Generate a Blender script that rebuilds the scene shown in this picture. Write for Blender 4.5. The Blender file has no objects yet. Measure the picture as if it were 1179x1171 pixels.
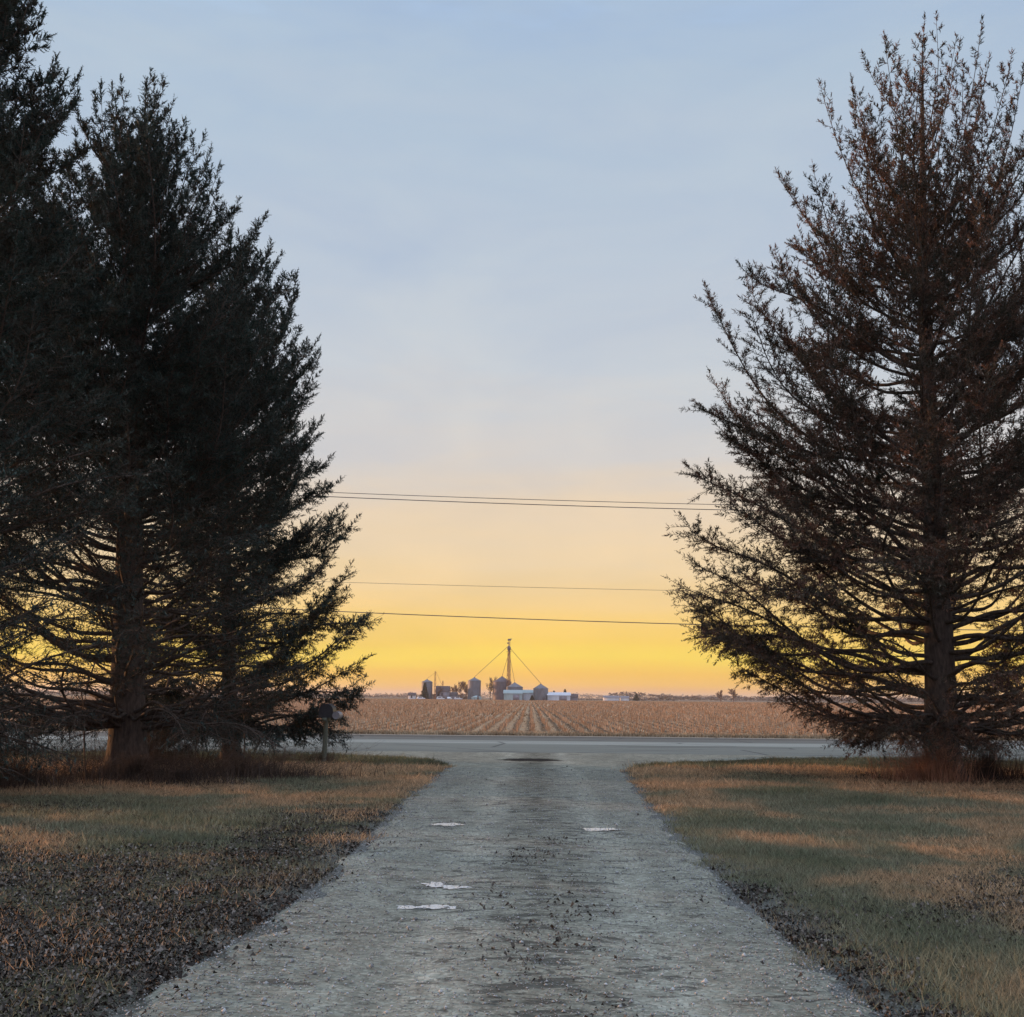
import bpy, math, random
import numpy as np
R = math.radians
rng = np.random.default_rng(7)
random.seed(7)
C = bpy.context.scene.collection
SUN_AZ, SUN_EL = 66.0, 4.0        # degrees left of the driveway's direction / above the horizon

# ------------------------------------------------------------------ helpers
def tag(o, label=None, cat=None, group=None, kind=None):
    if label: o['label'] = label
    if cat: o['category'] = cat
    if group: o['group'] = group
    if kind: o['kind'] = kind
    return o

def empty(name, loc, rz=0.0):
    o = bpy.data.objects.new(name, None)
    C.objects.link(o)
    o.location = loc; o.rotation_euler = (0, 0, rz)
    return o

class MB:
    """collects vertices and faces (numpy), then links them as one object"""
    def __init__(s): s.v = []; s.f = []; s.n = 0
    def add(s, V, F):
        V = np.asarray(V, float).reshape(-1, 3); F = np.asarray(F, int)
        s.v.append(V); s.f.append(F + s.n); s.n += len(V)
    def box(s, c, d, rz=0.0):
        x, y, z = d[0]/2, d[1]/2, d[2]/2
        V = np.array([[-x,-y,-z],[x,-y,-z],[x,y,-z],[-x,y,-z],[-x,-y,z],[x,-y,z],[x,y,z],[-x,y,z]])
        if rz:
            c_, s_ = math.cos(rz), math.sin(rz)
            V = V @ np.array([[c_, s_, 0], [-s_, c_, 0], [0, 0, 1]])
        s.add(V + np.array(c), [[0,3,2,1],[4,5,6,7],[0,1,5,4],[1,2,6,5],[2,3,7,6],[3,0,4,7]])
    def tubes(s, P0, P1, R0, R1, n=5):
        P0 = np.atleast_2d(P0).astype(float); P1 = np.atleast_2d(P1).astype(float)
        m = len(P0); R0 = np.broadcast_to(R0, m); R1 = np.broadcast_to(R1, m)
        D = P1 - P0; D /= np.linalg.norm(D, axis=1, keepdims=True) + 1e-9
        A = np.where(np.abs(D[:, 2:3]) > 0.9, np.array([[1., 0, 0]]), np.array([[0, 0, 1.]]))
        U = np.cross(D, A); U /= np.linalg.norm(U, axis=1, keepdims=True) + 1e-9
        W = np.cross(D, U)
        a = np.arange(n) * 2 * math.pi / n
        ring = U[:, None, :] * np.cos(a)[None, :, None] + W[:, None, :] * np.sin(a)[None, :, None]
        V = np.concatenate([P0[:, None] + ring * R0[:, None, None], P1[:, None] + ring * R1[:, None, None]], 1)
        i = np.arange(n); j = (i + 1) % n
        F = np.stack([i, j, j + n, i + n], 1)
        F = F[None] + (np.arange(m) * 2 * n)[:, None, None]
        s.add(V.reshape(-1, 3), F.reshape(-1, 4))
    def lathe(s, prof, c=(0, 0, 0), n=32):
        prof = np.array(prof, float); k = len(prof)
        a = np.arange(n) * 2 * math.pi / n
        V = np.stack([prof[:, 0][:, None] * np.cos(a), prof[:, 0][:, None] * np.sin(a), np.repeat(prof[:, 1][:, None], n, 1)], -1)
        F = []
        for q in range(k - 1):
            for i in range(n):
                j = (i + 1) % n
                F.append([q*n+i, q*n+j, (q+1)*n+j, (q+1)*n+i])
        s.add(V.reshape(-1, 3) + np.array(c), F)
    def build(s, name, mat, parent=None, smooth=False, loc=None):
        V = np.concatenate(s.v); me = bpy.data.meshes.new(name)
        me.vertices.add(len(V)); me.vertices.foreach_set('co', V.astype(np.float32).ravel())
        tot = np.concatenate([np.full(len(f), f.shape[1]) for f in s.f])
        idx = np.concatenate([f.ravel() for f in s.f])
        me.loops.add(len(idx)); me.loops.foreach_set('vertex_index', idx.astype(np.int32))
        me.polygons.add(len(tot))
        me.polygons.foreach_set('loop_start', np.concatenate([[0], np.cumsum(tot)[:-1]]).astype(np.int32))
        me.polygons.foreach_set('loop_total', tot.astype(np.int32))
        if smooth: me.polygons.foreach_set('use_smooth', np.ones(len(tot), bool))
        me.update(calc_edges=True)
        me.materials.append(mat)
        o = bpy.data.objects.new(name, me); C.objects.link(o)
        if parent: o.parent = parent
        if loc is not None: o.location = loc
        return o

def vnoise(x, y, s, seed=0):
    """smooth value noise in 0..1"""
    x = np.asarray(x, float) / s; y = np.asarray(y, float) / s
    xi = np.floor(x); yi = np.floor(y); fx = x - xi; fy = y - yi
    fx = fx*fx*(3-2*fx); fy = fy*fy*(3-2*fy)
    def h(a, b):
        t = np.sin(a * 127.1 + b * 311.7 + seed * 74.7) * 43758.5453
        return t - np.floor(t)
    return (h(xi, yi)*(1-fx)+h(xi+1, yi)*fx)*(1-fy) + (h(xi, yi+1)*(1-fx)+h(xi+1, yi+1)*fx)*fy
def fbm(x, y, s, seed=0, o=3):
    r = 0; a = 0.5; t = 0
    for k in range(o):
        r = r + a * vnoise(x, y, s / 2**k, seed + k); t += a; a /= 2
    return r / t
def sst(a, b, x):
    t = np.clip((np.asarray(x, float) - a) / (b - a), 0, 1); return t*t*(3-2*t)

# ------------------------------------------------------------------ materials
def mat(name):
    m = bpy.data.materials.new(name); m.use_nodes = True
    nt = m.node_tree; b = nt.nodes['Principled BSDF']
    return m, nt, b
def N(nt, t, **k):
    n = nt.nodes.new(t)
    for a, v in k.items():
        if a in n.bl_rna.properties: setattr(n, a, v)
        else: n.inputs[a].default_value = v
    return n
def ramp(nt, fac, stops):
    r = nt.nodes.new('ShaderNodeValToRGB'); e = r.color_ramp.elements
    while len(e) < len(stops): e.new(0.5)
    for i, (p, c) in enumerate(stops):
        e[i].position = p; e[i].color = (*c, 1) if len(c) == 3 else c
    nt.links.new(fac, r.inputs[0]); return r.outputs[0]
def coord(nt, sx=1, sy=1, sz=1, rot=(0, 0, 0)):
    g = nt.nodes.new('ShaderNodeNewGeometry')
    mp = nt.nodes.new('ShaderNodeMapping'); mp.inputs['Scale'].default_value = (sx, sy, sz); mp.inputs['Rotation'].default_value = rot
    nt.links.new(g.outputs['Position'], mp.inputs[0]); return mp.outputs[0]
def noise(nt, vec, scale, detail=4, rough=0.6, dist=0):
    n = N(nt, 'ShaderNodeTexNoise', Scale=scale, Detail=detail, Roughness=rough, Distortion=dist)
    if vec is not None: nt.links.new(vec, n.inputs['Vector'])
    return n.outputs['Fac']
def mixc(nt, f, a, b, blend='MIX'):
    m = nt.nodes.new('ShaderNodeMix'); m.data_type = 'RGBA'; m.blend_type = blend
    for s, v in ((0, f), (6, a), (7, b)):
        if isinstance(v, (int, float)): m.inputs[s].default_value = v
        elif isinstance(v, tuple): m.inputs[s].default_value = (*v, 1)
        else: nt.links.new(v, m.inputs[s])
    return m.outputs[2]
def bump(nt, b, h, dist, strength=1.0):
    n = N(nt, 'ShaderNodeBump', Strength=strength, Distance=dist)
    nt.links.new(h, n.inputs['Height']); nt.links.new(n.outputs[0], b.inputs['Normal'])
def mathn(nt, op, a, b=None, clamp=False):
    n = nt.nodes.new('ShaderNodeMath'); n.operation = op; n.use_clamp = clamp
    for i, v in enumerate((a, b)):
        if v is None: continue
        if isinstance(v, (int, float)): n.inputs[i].default_value = v
        else: nt.links.new(v, n.inputs[i])
    return n.outputs[0]

def simple(name, c0, c1, scale=8, rough=0.8, bumpd=0.0, metal=0.0, spec=0.3, sv=(1, 1, 1), island=False, lo=.3, hi=.7):
    m, nt, b = mat(name)
    v = coord(nt, *sv)
    f = noise(nt, v, scale)
    col = ramp(nt, f, [(lo, c0), (hi, c1)])
    if island:
        g = nt.nodes.new('ShaderNodeNewGeometry')
        k = ramp(nt, g.outputs['Random Per Island'], [(0, (.55, .55, .55)), (1, (1.35, 1.35, 1.35))])
        col = mixc(nt, 1.0, col, k, 'MULTIPLY')
    nt.links.new(col, b.inputs['Base Color'])
    b.inputs['Roughness'].default_value = rough; b.inputs['Metallic'].default_value = metal
    b.inputs['Specular IOR Level'].default_value = spec
    if bumpd: bump(nt, b, f, bumpd)
    return m

def translucent(nt, b, col, f):
    tr = nt.nodes.new('ShaderNodeBsdfTranslucent'); mx = nt.nodes.new('ShaderNodeMixShader'); mx.inputs[0].default_value = f
    nt.links.new(col, tr.inputs['Color']); nt.links.new(b.outputs[0], mx.inputs[1]); nt.links.new(tr.outputs[0], mx.inputs[2])
    nt.links.new(mx.outputs[0], nt.nodes['Material Output'].inputs['Surface'])
def foliage(name, dark, light, brown):
    m, nt, b = mat(name)
    v = coord(nt)
    f = noise(nt, v, 1.1, 3); col = ramp(nt, f, [(.3, dark), (.7, light)])
    f2 = noise(nt, v, 2.6, 5, .75); k = ramp(nt, f2, [(.46, (0, 0, 0)), (.62, (1, 1, 1))])
    col = mixc(nt, k, col, brown)
    g = nt.nodes.new('ShaderNodeNewGeometry')
    col = mixc(nt, 1.0, col, ramp(nt, g.outputs['Random Per Island'], [(0, (.6, .6, .6)), (1, (1.4, 1.4, 1.4))]), 'MULTIPLY')
    nt.links.new(col, b.inputs['Base Color'])
    b.inputs['Roughness'].default_value = 0.65; b.inputs['Specular IOR Level'].default_value = 0.05
    translucent(nt, b, col, .08)
    return m
M = {}
M['needle_green'] = foliage('green spruce needles', (.033, .050, .044), (.068, .095, .078), (.060, .050, .038))
M['needle_sunlit'] = foliage('spruce needles tinted sunlit', (.048, .058, .042), (.115, .092, .066), (.24, .125, .085))  # warm sunlight on the right-hand spruces painted into the needle colour
M['bark'] = simple('spruce bark', (.045, .034, .027), (.13, .095, .07), 9, .95, .03, sv=(2, 2, .6))
M['twig'] = simple('dry twigs', (.06, .042, .03), (.12, .08, .055), 3, .9)
M['weed_sunlit'] = simple('dry stems tinted sunlit', (.22, .10, .06), (.60, .32, .18), 2.5, .9, island=True)  # brighter copy of the weeds with low orange sun put into the colour
M['weed'] = simple('dry weeds', (.035, .026, .02), (.15, .10, .07), 2.5, .9, island=True)

# grass: green lawn with straw coloured patches and a band tinted as sunlit
def grass_mat():
    m, nt, b = mat('winter lawn grass')
    v = coord(nt)
    f = noise(nt, v, .33, 4, .6, .4)
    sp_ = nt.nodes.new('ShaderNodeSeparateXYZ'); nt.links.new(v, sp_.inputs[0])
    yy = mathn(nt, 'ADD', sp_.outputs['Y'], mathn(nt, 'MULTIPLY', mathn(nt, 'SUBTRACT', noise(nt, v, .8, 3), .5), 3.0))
    yb = ramp(nt, mathn(nt, 'DIVIDE', yy, 40), [(.46, (.5, .5, .5)), (.54, (.62, .62, .62)), (.645, (.66, .66, .66)), (.672, (.24, .24, .24)), (.8, (.26, .26, .26))])  # low orange sun painted in as a straw band; greener verge beyond
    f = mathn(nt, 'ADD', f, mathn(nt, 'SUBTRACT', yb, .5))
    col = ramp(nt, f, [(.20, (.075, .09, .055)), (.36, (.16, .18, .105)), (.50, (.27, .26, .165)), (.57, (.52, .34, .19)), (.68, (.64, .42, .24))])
    f3 = noise(nt, v, 6, 3)
    col = mixc(nt, ramp(nt, f3, [(.45, (0, 0, 0)), (.75, (.7, .7, .7))]), col, (.24, .18, .11))
    g = nt.nodes.new('ShaderNodeNewGeometry')
    col = mixc(nt, 1.0, col, ramp(nt, g.outputs['Random Per Island'], [(0, (.45, .45, .45)), (1, (1.5, 1.5, 1.5))]), 'MULTIPLY')
    nt.links.new(col, b.inputs['Base Color']); b.inputs['Roughness'].default_value = .7
    b.inputs['Specular IOR Level'].default_value = .2
    translucent(nt, b, col, .4)
    return m
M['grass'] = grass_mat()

def ground_mat():
    m, nt, b = mat('soil and thatch ground')
    v = coord(nt)
    fine = noise(nt, v, 22, 5, .7); mid = noise(nt, v, 1.3, 5, .65)
    lawn = ramp(nt, fine, [(.32, (.028, .026, .018)), (.5, (.075, .072, .042)), (.68, (.15, .125, .08))])
    lawn = mixc(nt, 1.0, lawn, ramp(nt, mid, [(.3, (.7, .7, .7)), (.7, (1.25, 1.2, 1.1))]), 'MULTIPLY')
    # field: bands of residue along the rows, lost with distance in broad patches
    w = nt.nodes.new('ShaderNodeTexWave'); w.wave_type = 'BANDS'; w.bands_direction = 'X'
    w.inputs['Scale'].default_value = 0.314/0.76*1.0; w.inputs['Distortion'].default_value = .6; w.inputs['Detail'].default_value = 2
    nt.links.new(coord(nt), w.inputs['Vector'])
    fn = noise(nt, coord(nt, 1, .35, 1), 5, 5, .75)
    row = mathn(nt, 'ADD', mathn(nt, 'MULTIPLY', w.outputs['Fac'], .35), mathn(nt, 'MULTIPLY', fn, .75))
    field = ramp(nt, row, [(.28, (.06, .047, .03)), (.5, (.19, .13, .078)), (.75, (.46, .31, .18))])
    broad = noise(nt, coord(nt, .012, .004, 1), 1.0, 4, .6)
    field = mixc(nt, 1.0, field, ramp(nt, broad, [(.3, (.78, .74, .72)), (.7, (1.15, 1.1, 1.08))]), 'MULTIPLY')
    sep = nt.nodes.new('ShaderNodeSeparateXYZ'); g = nt.nodes.new('ShaderNodeNewGeometry'); nt.links.new(g.outputs['Position'], sep.inputs[0])
    sel = mathn(nt, 'GREATER_THAN', sep.outputs['Y'], 47.6)
    far = noise(nt, coord(nt, .0012, .006, 1), 1.0, 3, .5)
    farc = ramp(nt, far, [(.42, (.10, .08, .055)), (.5, (.22, .15, .10)), (.6, (.30, .21, .15))])
    farf = mathn(nt, 'MULTIPLY', mathn(nt, 'SUBTRACT', sep.outputs['Y'], 700), .004, True)
    field = mixc(nt, farf, field, farc)
    ed = mathn(nt, 'ADD', mathn(nt, 'ABSOLUTE', sep.outputs['X']), mathn(nt, 'MULTIPLY', mathn(nt, 'SUBTRACT', noise(nt, v, 2.2, 5, .7), .5), 1.3))
    edm = ramp(nt, mathn(nt, 'SUBTRACT', ed, 1.6), [(.15, (1, 1, 1)), (.75, (0, 0, 0))])
    grit = ramp(nt, noise(nt, v, 55, 4, .8), [(.35, (.05, .045, .038)), (.6, (.22, .215, .19)), (.75, (.42, .41, .37))])
    lawn = mixc(nt, edm, lawn, grit)
    col = mixc(nt, sel, lawn, field)
    nt.links.new(col, b.inputs['Base Color']); b.inputs['Roughness'].default_value = .95; b.inputs['Specular IOR Level'].default_value = .1
    bump(nt, b, fine, .02)
    return m
M['ground'] = ground_mat()

def gravel_mat():
    m, nt, b = mat('packed limestone gravel')
    v = coord(nt)
    vo = N(nt, 'ShaderNodeTexVoronoi', Scale=38.0); nt.links.new(v, vo.inputs['Vector'])
    fine = noise(nt, v, 60, 4, .8); mid = noise(nt, v, 3.2, 5, .7, .3); big = noise(nt, coord(nt, 1, .35, 1), .6, 4, .6)
    col = ramp(nt, fine, [(.3, (.21, .195, .150)), (.5, (.30, .28, .215)), (.7, (.40, .375, .295))])
    sepc = nt.nodes.new('ShaderNodeSeparateColor'); nt.links.new(vo.outputs['Color'], sepc.inputs[0])
    col = mixc(nt, .42, col, ramp(nt, sepc.outputs[0], [(0, (.11, .105, .083)), (.6, (.255, .245, .195)), (1, (.50, .48, .39))]))
    col = mixc(nt, 1.0, col, ramp(nt, mid, [(.3, (.72, .70, .68)), (.6, (1.08, 1.09, 1.08))]), 'MULTIPLY')
    col = mixc(nt, 1.0, col, ramp(nt, big, [(.35, (.82, .82, .82)), (.65, (1.1, 1.1, 1.1))]), 'MULTIPLY')
    # wheel tracks: paler where tyres pack the gravel, darker damp strip between and muddy blotches
    sep = nt.nodes.new('ShaderNodeSeparateXYZ'); nt.links.new(v, sep.inputs[0])
    wob = mathn(nt, 'MULTIPLY', mathn(nt, 'SUBTRACT', noise(nt, coord(nt, .3, .18, 1), 1.0, 3), .5), .9)
    X = mathn(nt, 'ADD', sep.outputs['X'], wob)
    ax = mathn(nt, 'ABSOLUTE', mathn(nt, 'SUBTRACT', X, .12))
    ctr = ramp(nt, ax, [(.0, (.80, .78, .75)), (.30, (.86, .85, .83)), (.50, (1.05, 1.05, 1.05)), (.72, (1.30, 1.30, 1.30)), (.95, (1.08, 1.08, 1.07)), (1.0, (.98, .98, .97))])
    col = mixc(nt, .8, col, ctr, 'MULTIPLY')
    # damp organic blotches stretched across the drive
    bl = noise(nt, coord(nt, 1.3, 3.0, 1), 2.2, 6, .72, .5)
    wgt = ramp(nt, ax, [(.0, (.075, .075, .075)), (.5, (.03, .03, .03)), (1, (0, 0, 0))])
    bm_ = mathn(nt, 'ADD', bl, wgt)
    mud = ramp(nt, bm_, [(.55, (0, 0, 0)), (.62, (1, 1, 1))])
    col = mixc(nt, mathn(nt, 'MULTIPLY', mud, .75), col, (.055, .05, .042))
    for (px_, py_, wx, wy) in ((-1.03, 14.25, .42, .5), (.83, 13.9, .45, .5), (-.72, 9.68, .34, .28), (-.76, 8.72, .48, .22)):
        ex = mathn(nt, 'DIVIDE', mathn(nt, 'SUBTRACT', sep.outputs['X'], px_), wx); ey = mathn(nt, 'DIVIDE', mathn(nt, 'SUBTRACT', sep.outputs['Y'], py_), wy)
        r2 = mathn(nt, 'ADD', mathn(nt, 'ADD', mathn(nt, 'MULTIPLY', ex, ex), mathn(nt, 'MULTIPLY', ey, ey)), mathn(nt, 'MULTIPLY', mid, 1.1))
        col = mixc(nt, ramp(nt, r2, [(.6, (.7, .7, .7)), (1.0, (0, 0, 0))]), col, (.09, .085, .07))
    # dip where the drive meets the road, its dark gap shadow painted in
    dx = mathn(nt, 'MULTIPLY', mathn(nt, 'SUBTRACT', sep.outputs['X'], .05), .9); dy = mathn(nt, 'MULTIPLY', mathn(nt, 'SUBTRACT', sep.outputs['Y'], 28.9), 1.1)
    rr = mathn(nt, 'ADD', mathn(nt, 'ADD', mathn(nt, 'MULTIPLY', dx, dx), mathn(nt, 'MULTIPLY', dy, dy)), mathn(nt, 'MULTIPLY', mid, .8))
    col = mixc(nt, ramp(nt, rr, [(.75, (1, 1, 1)), (1.0, (0, 0, 0))]), col, (.018, .016, .014))
    nt.links.new(col, b.inputs['Base Color']); b.inputs['Roughness'].default_value = .95; b.inputs['Specular IOR Level'].default_value = .06
    h = mathn(nt, 'ADD', mathn(nt, 'MULTIPLY', vo.outputs['Distance'], -.5), mathn(nt, 'ADD', fine, mathn(nt, 'MULTIPLY', mid, .8)))
    bump(nt, b, h, .003)
    return m
M['gravel'] = gravel_mat()

def asphalt_mat():
    m, nt, b = mat('worn grey asphalt')
    v = coord(nt)
    fine = noise(nt, v, 50, 3, .8); st = noise(nt, coord(nt, .12, 1.6, 1), 1.0, 5, .65)
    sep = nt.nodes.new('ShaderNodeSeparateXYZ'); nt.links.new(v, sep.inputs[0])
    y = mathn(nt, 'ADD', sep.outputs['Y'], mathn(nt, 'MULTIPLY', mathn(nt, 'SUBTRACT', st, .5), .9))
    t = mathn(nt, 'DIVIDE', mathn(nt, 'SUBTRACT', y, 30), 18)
    base = ramp(nt, t, [(.0, (.21, .215, .195)), (.30, (.24, .25, .225)), (.36, (.23, .24, .215)), (.385, (.37, .38, .35)), (.47, (.35, .36, .33)),  # the pale strip midway is sky reflection painted into the road colour
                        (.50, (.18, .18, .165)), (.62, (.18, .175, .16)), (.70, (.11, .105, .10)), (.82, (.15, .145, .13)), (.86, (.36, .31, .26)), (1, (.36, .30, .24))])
    col = mixc(nt, 1.0, base, ramp(nt, fine, [(.3, (.66, .65, .60)), (.7, (1.0, .97, .90))]), 'MULTIPLY')
    cr = N(nt, 'ShaderNodeTexVoronoi', Scale=.35); cr.feature = 'DISTANCE_TO_EDGE'; nt.links.new(coord(nt, .6, 1.4, 1), cr.inputs['Vector'])
    col = mixc(nt, ramp(nt, cr.outputs['Distance'], [(.004, (.7, .7, .7)), (.02, (0, 0, 0))]), col, (.05, .05, .05))
    col = mixc(nt, 1.0, col, ramp(nt, st, [(.3, (.8, .8, .8)), (.7, (1.12, 1.12, 1.12))]), 'MULTIPLY')
    nt.links.new(col, b.inputs['Base Color']); b.inputs['Roughness'].default_value = .9; b.inputs['Specular IOR Level'].default_value = .12
    bump(nt, b, fine, .004)
    return m
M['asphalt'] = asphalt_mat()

def puddle_mat():
    m, nt, b = mat('pale glossy puddle')
    f = noise(nt, coord(nt, 3, 9, 1), 4, 5, .8)
    nt.links.new(ramp(nt, f, [(.34, (.17, .165, .15)), (.44, (.55, .55, .55)), (.56, (.74, .73, .71))]), b.inputs['Base Color'])
    b.inputs['Roughness'].default_value = .18; b.inputs['Specular IOR Level'].default_value = .7
    bump(nt, b, f, .004); return m
M['puddle_gloss'] = puddle_mat()
def leaf_mat():
    m, nt, b = mat('fallen dead leaves')
    g = nt.nodes.new('ShaderNodeNewGeometry')
    col = ramp(nt, g.outputs['Random Per Island'], [(0, (.022, .018, .014)), (.5, (.06, .047, .036)), (.85, (.13, .105, .08)), (1, (.24, .21, .18))])
    nt.links.new(col, b.inputs['Base Color']); b.inputs['Roughness'].default_value = .75; b.inputs['Specular IOR Level'].default_value = .2
    return m
M['leaf'] = leaf_mat()
M['stone'] = simple('loose limestone', (.14, .14, .13), (.45, .45, .43), 30, .85, island=True)
M['stalk'] = simple('cut corn stalks', (.46, .27, .14), (.76, .48, .28), .5, .8, island=True)
M['husk'] = simple('corn husk residue', (.28, .19, .11), (.55, .42, .27), .5, .85, island=True)
def steel_mat(name, c, ribs):
    m, nt, b = mat(name)
    w = nt.nodes.new('ShaderNodeTexWave'); w.wave_type = 'BANDS'; w.bands_direction = 'Z'
    w.inputs['Scale'].default_value = ribs; nt.links.new(coord(nt), w.inputs['Vector'])
    f = noise(nt, coord(nt, 1, 1, .5), .8, 4)
    col = mixc(nt, 1.0, c, ramp(nt, f, [(.3, (.75, .75, .75)), (.7, (1.15, 1.15, 1.15))]), 'MULTIPLY')
    nt.links.new(col, b.inputs['Base Color']); b.inputs['Roughness'].default_value = .55; b.inputs['Metallic'].default_value = .35
    bump(nt, b, w.outputs['Fac'], .03); return m
M['galv'] = steel_mat('weathered galvanised steel', (.19, .195, .215), 1.2)
M['galv_dark'] = steel_mat('rusty dark galvanised steel', (.15, .13, .145), 1.2)
M['rust'] = simple('rusty steel', (.30, .15, .08), (.45, .24, .13), 2, .8)
M['shed_green'] = simple('pale green sheet metal', (.33, .42, .42), (.42, .52, .51), 1, .5, sv=(1, 1, .2))
M['shed_white'] = simple('white painted sheet metal', (.55, .58, .62), (.72, .74, .76), 1, .5, sv=(1, 1, .2))
M['roof_white'] = simple('pale roof sheet', (.62, .66, .72), (.78, .80, .84), 1, .45)
M['siding'] = simple('grey clapboard', (.22, .2, .23), (.32, .3, .32), 1, .7, sv=(.3, .3, 6))
M['shingle'] = simple('dark shingles', (.09, .07, .075), (.16, .13, .13), 3, .9)
M['glass'] = simple('dark window glass', (.03, .035, .045), (.05, .055, .07), 1, .15, spec=.6)
M['white'] = simple('white car paint', (.7, .7, .7), (.8, .8, .8), 1, .35, spec=.5)
M['black'] = simple('black rubber', (.02, .02, .02), (.035, .035, .035), 4, .7)
M['box_black'] = simple('black painted sheet metal', (.018, .018, .02), (.035, .033, .034), 7, .45, spec=.5)
M['tube_grey'] = simple('grey plastic tube', (.22, .2, .2), (.3, .28, .28), 7, .5)
M['post'] = simple('weathered greenish post wood', (.09, .10, .07), (.17, .17, .12), 6, .85, .004, sv=(3, 3, .5))
M['wire'] = simple('dark cable', (.12, .10, .09), (.16, .13, .12), 1, .6)
M['bare'] = simple('bare winter branches', (.13, .075, .06), (.2, .12, .095), .3, .9)
M['woods'] = simple('far bare woods', (.10, .07, .06), (.17, .12, .10), .01, .95)
M['tan'] = simple('straw verge', (.40, .31, .2), (.55, .44, .3), .6, .9)

# ------------------------------------------------------------------ ground, drive, road
TREES = dict(near_left=(-9.7, 15.2), big_left=(-7.9, 22.0), far_left=(-7.5, 28.2), right=(8.44, 23.2), far_right=(13.4, 22.4))
DL = np.array([(0,-2.6),(4,-2.3),(5.85,-2.08),(7.2,-1.95),(8.63,-1.84),(10.8,-1.80),(14.4,-1.88),(18,-1.93),(21.7,-1.9),(25,-1.88),(27.2,-1.95),(28.6,-2.4),(30.2,-3.4),(31.8,-5.4),(32.6,-8)])
DR = np.array([(0,2.3),(4,1.95),(6.04,1.80),(7.4,1.75),(8.9,1.71),(11,1.72),(14.7,1.75),(18.5,1.84),(22.3,1.97),(25.4,2.15),(27,2.55),(28.6,3.4),(30,4.7),(31.6,6.6),(32.4,9.4)])
def drive_l(y): return np.interp(y, DL[:, 0], DL[:, 1])
def drive_r(y): return np.interp(y, DR[:, 0], DR[:, 1])
ROAD0 = 33.0
def zg(x, y):
    x = np.asarray(x, float); y = np.asarray(y, float)
    z = (fbm(x, y, 5.0, 3) - .5) * .10 * sst(1.6, 4, np.abs(x))
    off = sst(2.0, 5.5, np.abs(x) - .25 * np.clip(y - 27, 0, 6))
    z = z - .07 * off * sst(26.6, 28.4, y) * (1 - sst(30.6, 33.2, y))      # shallow roadside ditch
    z = z + .035 * off * np.exp(-((y - 26.2) / .9) ** 2)
    z = z * (1 - sst(31.5, 33.0, y)) + 0.0
    z = z + (fbm(x, y, 11.0, 5) - .5) * .25 * sst(49, 60, y) * (1 - sst(300, 500, y))
    z = z - .05 * sst(-1.2, 0, -np.abs(y - 40) + 7.0)
    lv = (x > drive_l(y)) & (x < drive_r(y)) & (y < 32.7)
    return np.where(lv & (y < 32.7), np.minimum(z, .0) - .012, z)
def axis(parts):
    out = []
    for a, b_, s in parts: out.append(np.arange(a, b_, s))
    return np.unique(np.concatenate(out))
def geo(a, b_, n): return np.geomspace(a, b_, n)
xs = np.unique(np.concatenate([-geo(30, 9000, 28), np.arange(-30, -14, .8), np.arange(-14, 14, .2), np.arange(14, 30.1, .8), geo(30, 9000, 28)]))
ys = np.unique(np.concatenate([-geo(6, 300, 12), np.arange(-6, 4, .5), np.arange(4, 34, .2), np.arange(34, 60, .6), geo(60, 12000, 50)]))
X, Y = np.meshgrid(xs, ys); Z = zg(X, Y)
ny, nx = X.shape; ii = np.arange(ny - 1)[:, None] * nx + np.arange(nx - 1)[None]
mb = MB(); mb.add(np.stack([X, Y, Z], -1).reshape(-1, 3), np.stack([ii, ii + 1, ii + nx + 1, ii + nx], -1).reshape(-1, 4))
tag(mb.build('ground', M['ground'], smooth=True), kind='structure')

# gravel drive: own sheet, crowned, with ragged edges, flaring onto the road
vy = np.concatenate([np.arange(-3, 33.6, .07)]); uu = np.linspace(0, 1, 61)
el = drive_l(vy) + (fbm(vy, vy * 0, .4, 11, 4) - .5) * .42; er = drive_r(vy) + (fbm(vy, vy * 0 + 9, .4, 12, 4) - .5) * .42
Xd = el[:, None] * (1 - uu) + er[:, None] * uu; Yd = np.repeat(vy[:, None], len(uu), 1)
ruts = -.014 * np.exp(-((np.abs(Xd - .1) - .85) / .28) ** 2) * (1 - sst(24, 27, Yd))
Zd = .012 + .02 * (1 - (2 * uu - 1) ** 2)[None] + ruts + (fbm(Xd, Yd, .5, 21) - .5) * .012
dip = -.03 * np.exp(-(((Xd - .05) / .9) ** 2 + ((Yd - 28.9) / .55) ** 2)); Zd = Zd + dip
edge = np.minimum(uu, 1 - uu)[None] * np.abs(er - el)[:, None]
Zd = Zd - .045 * (1 - sst(0, .12, edge))
Zd = Zd * (1 - sst(32.6, 33.4, Yd)) + .0 
a_, b_ = Xd.shape; ii = np.arange(a_ - 1)[:, None] * b_ + np.arange(b_ - 1)[None]
mb = MB(); mb.add(np.stack([Xd, Yd, Zd], -1).reshape(-1, 3), np.stack([ii, ii + 1, ii + b_ + 1, ii + b_], -1).reshape(-1, 4))
tag(mb.build('driveway', M['gravel'], smooth=True), kind='structure')

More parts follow.
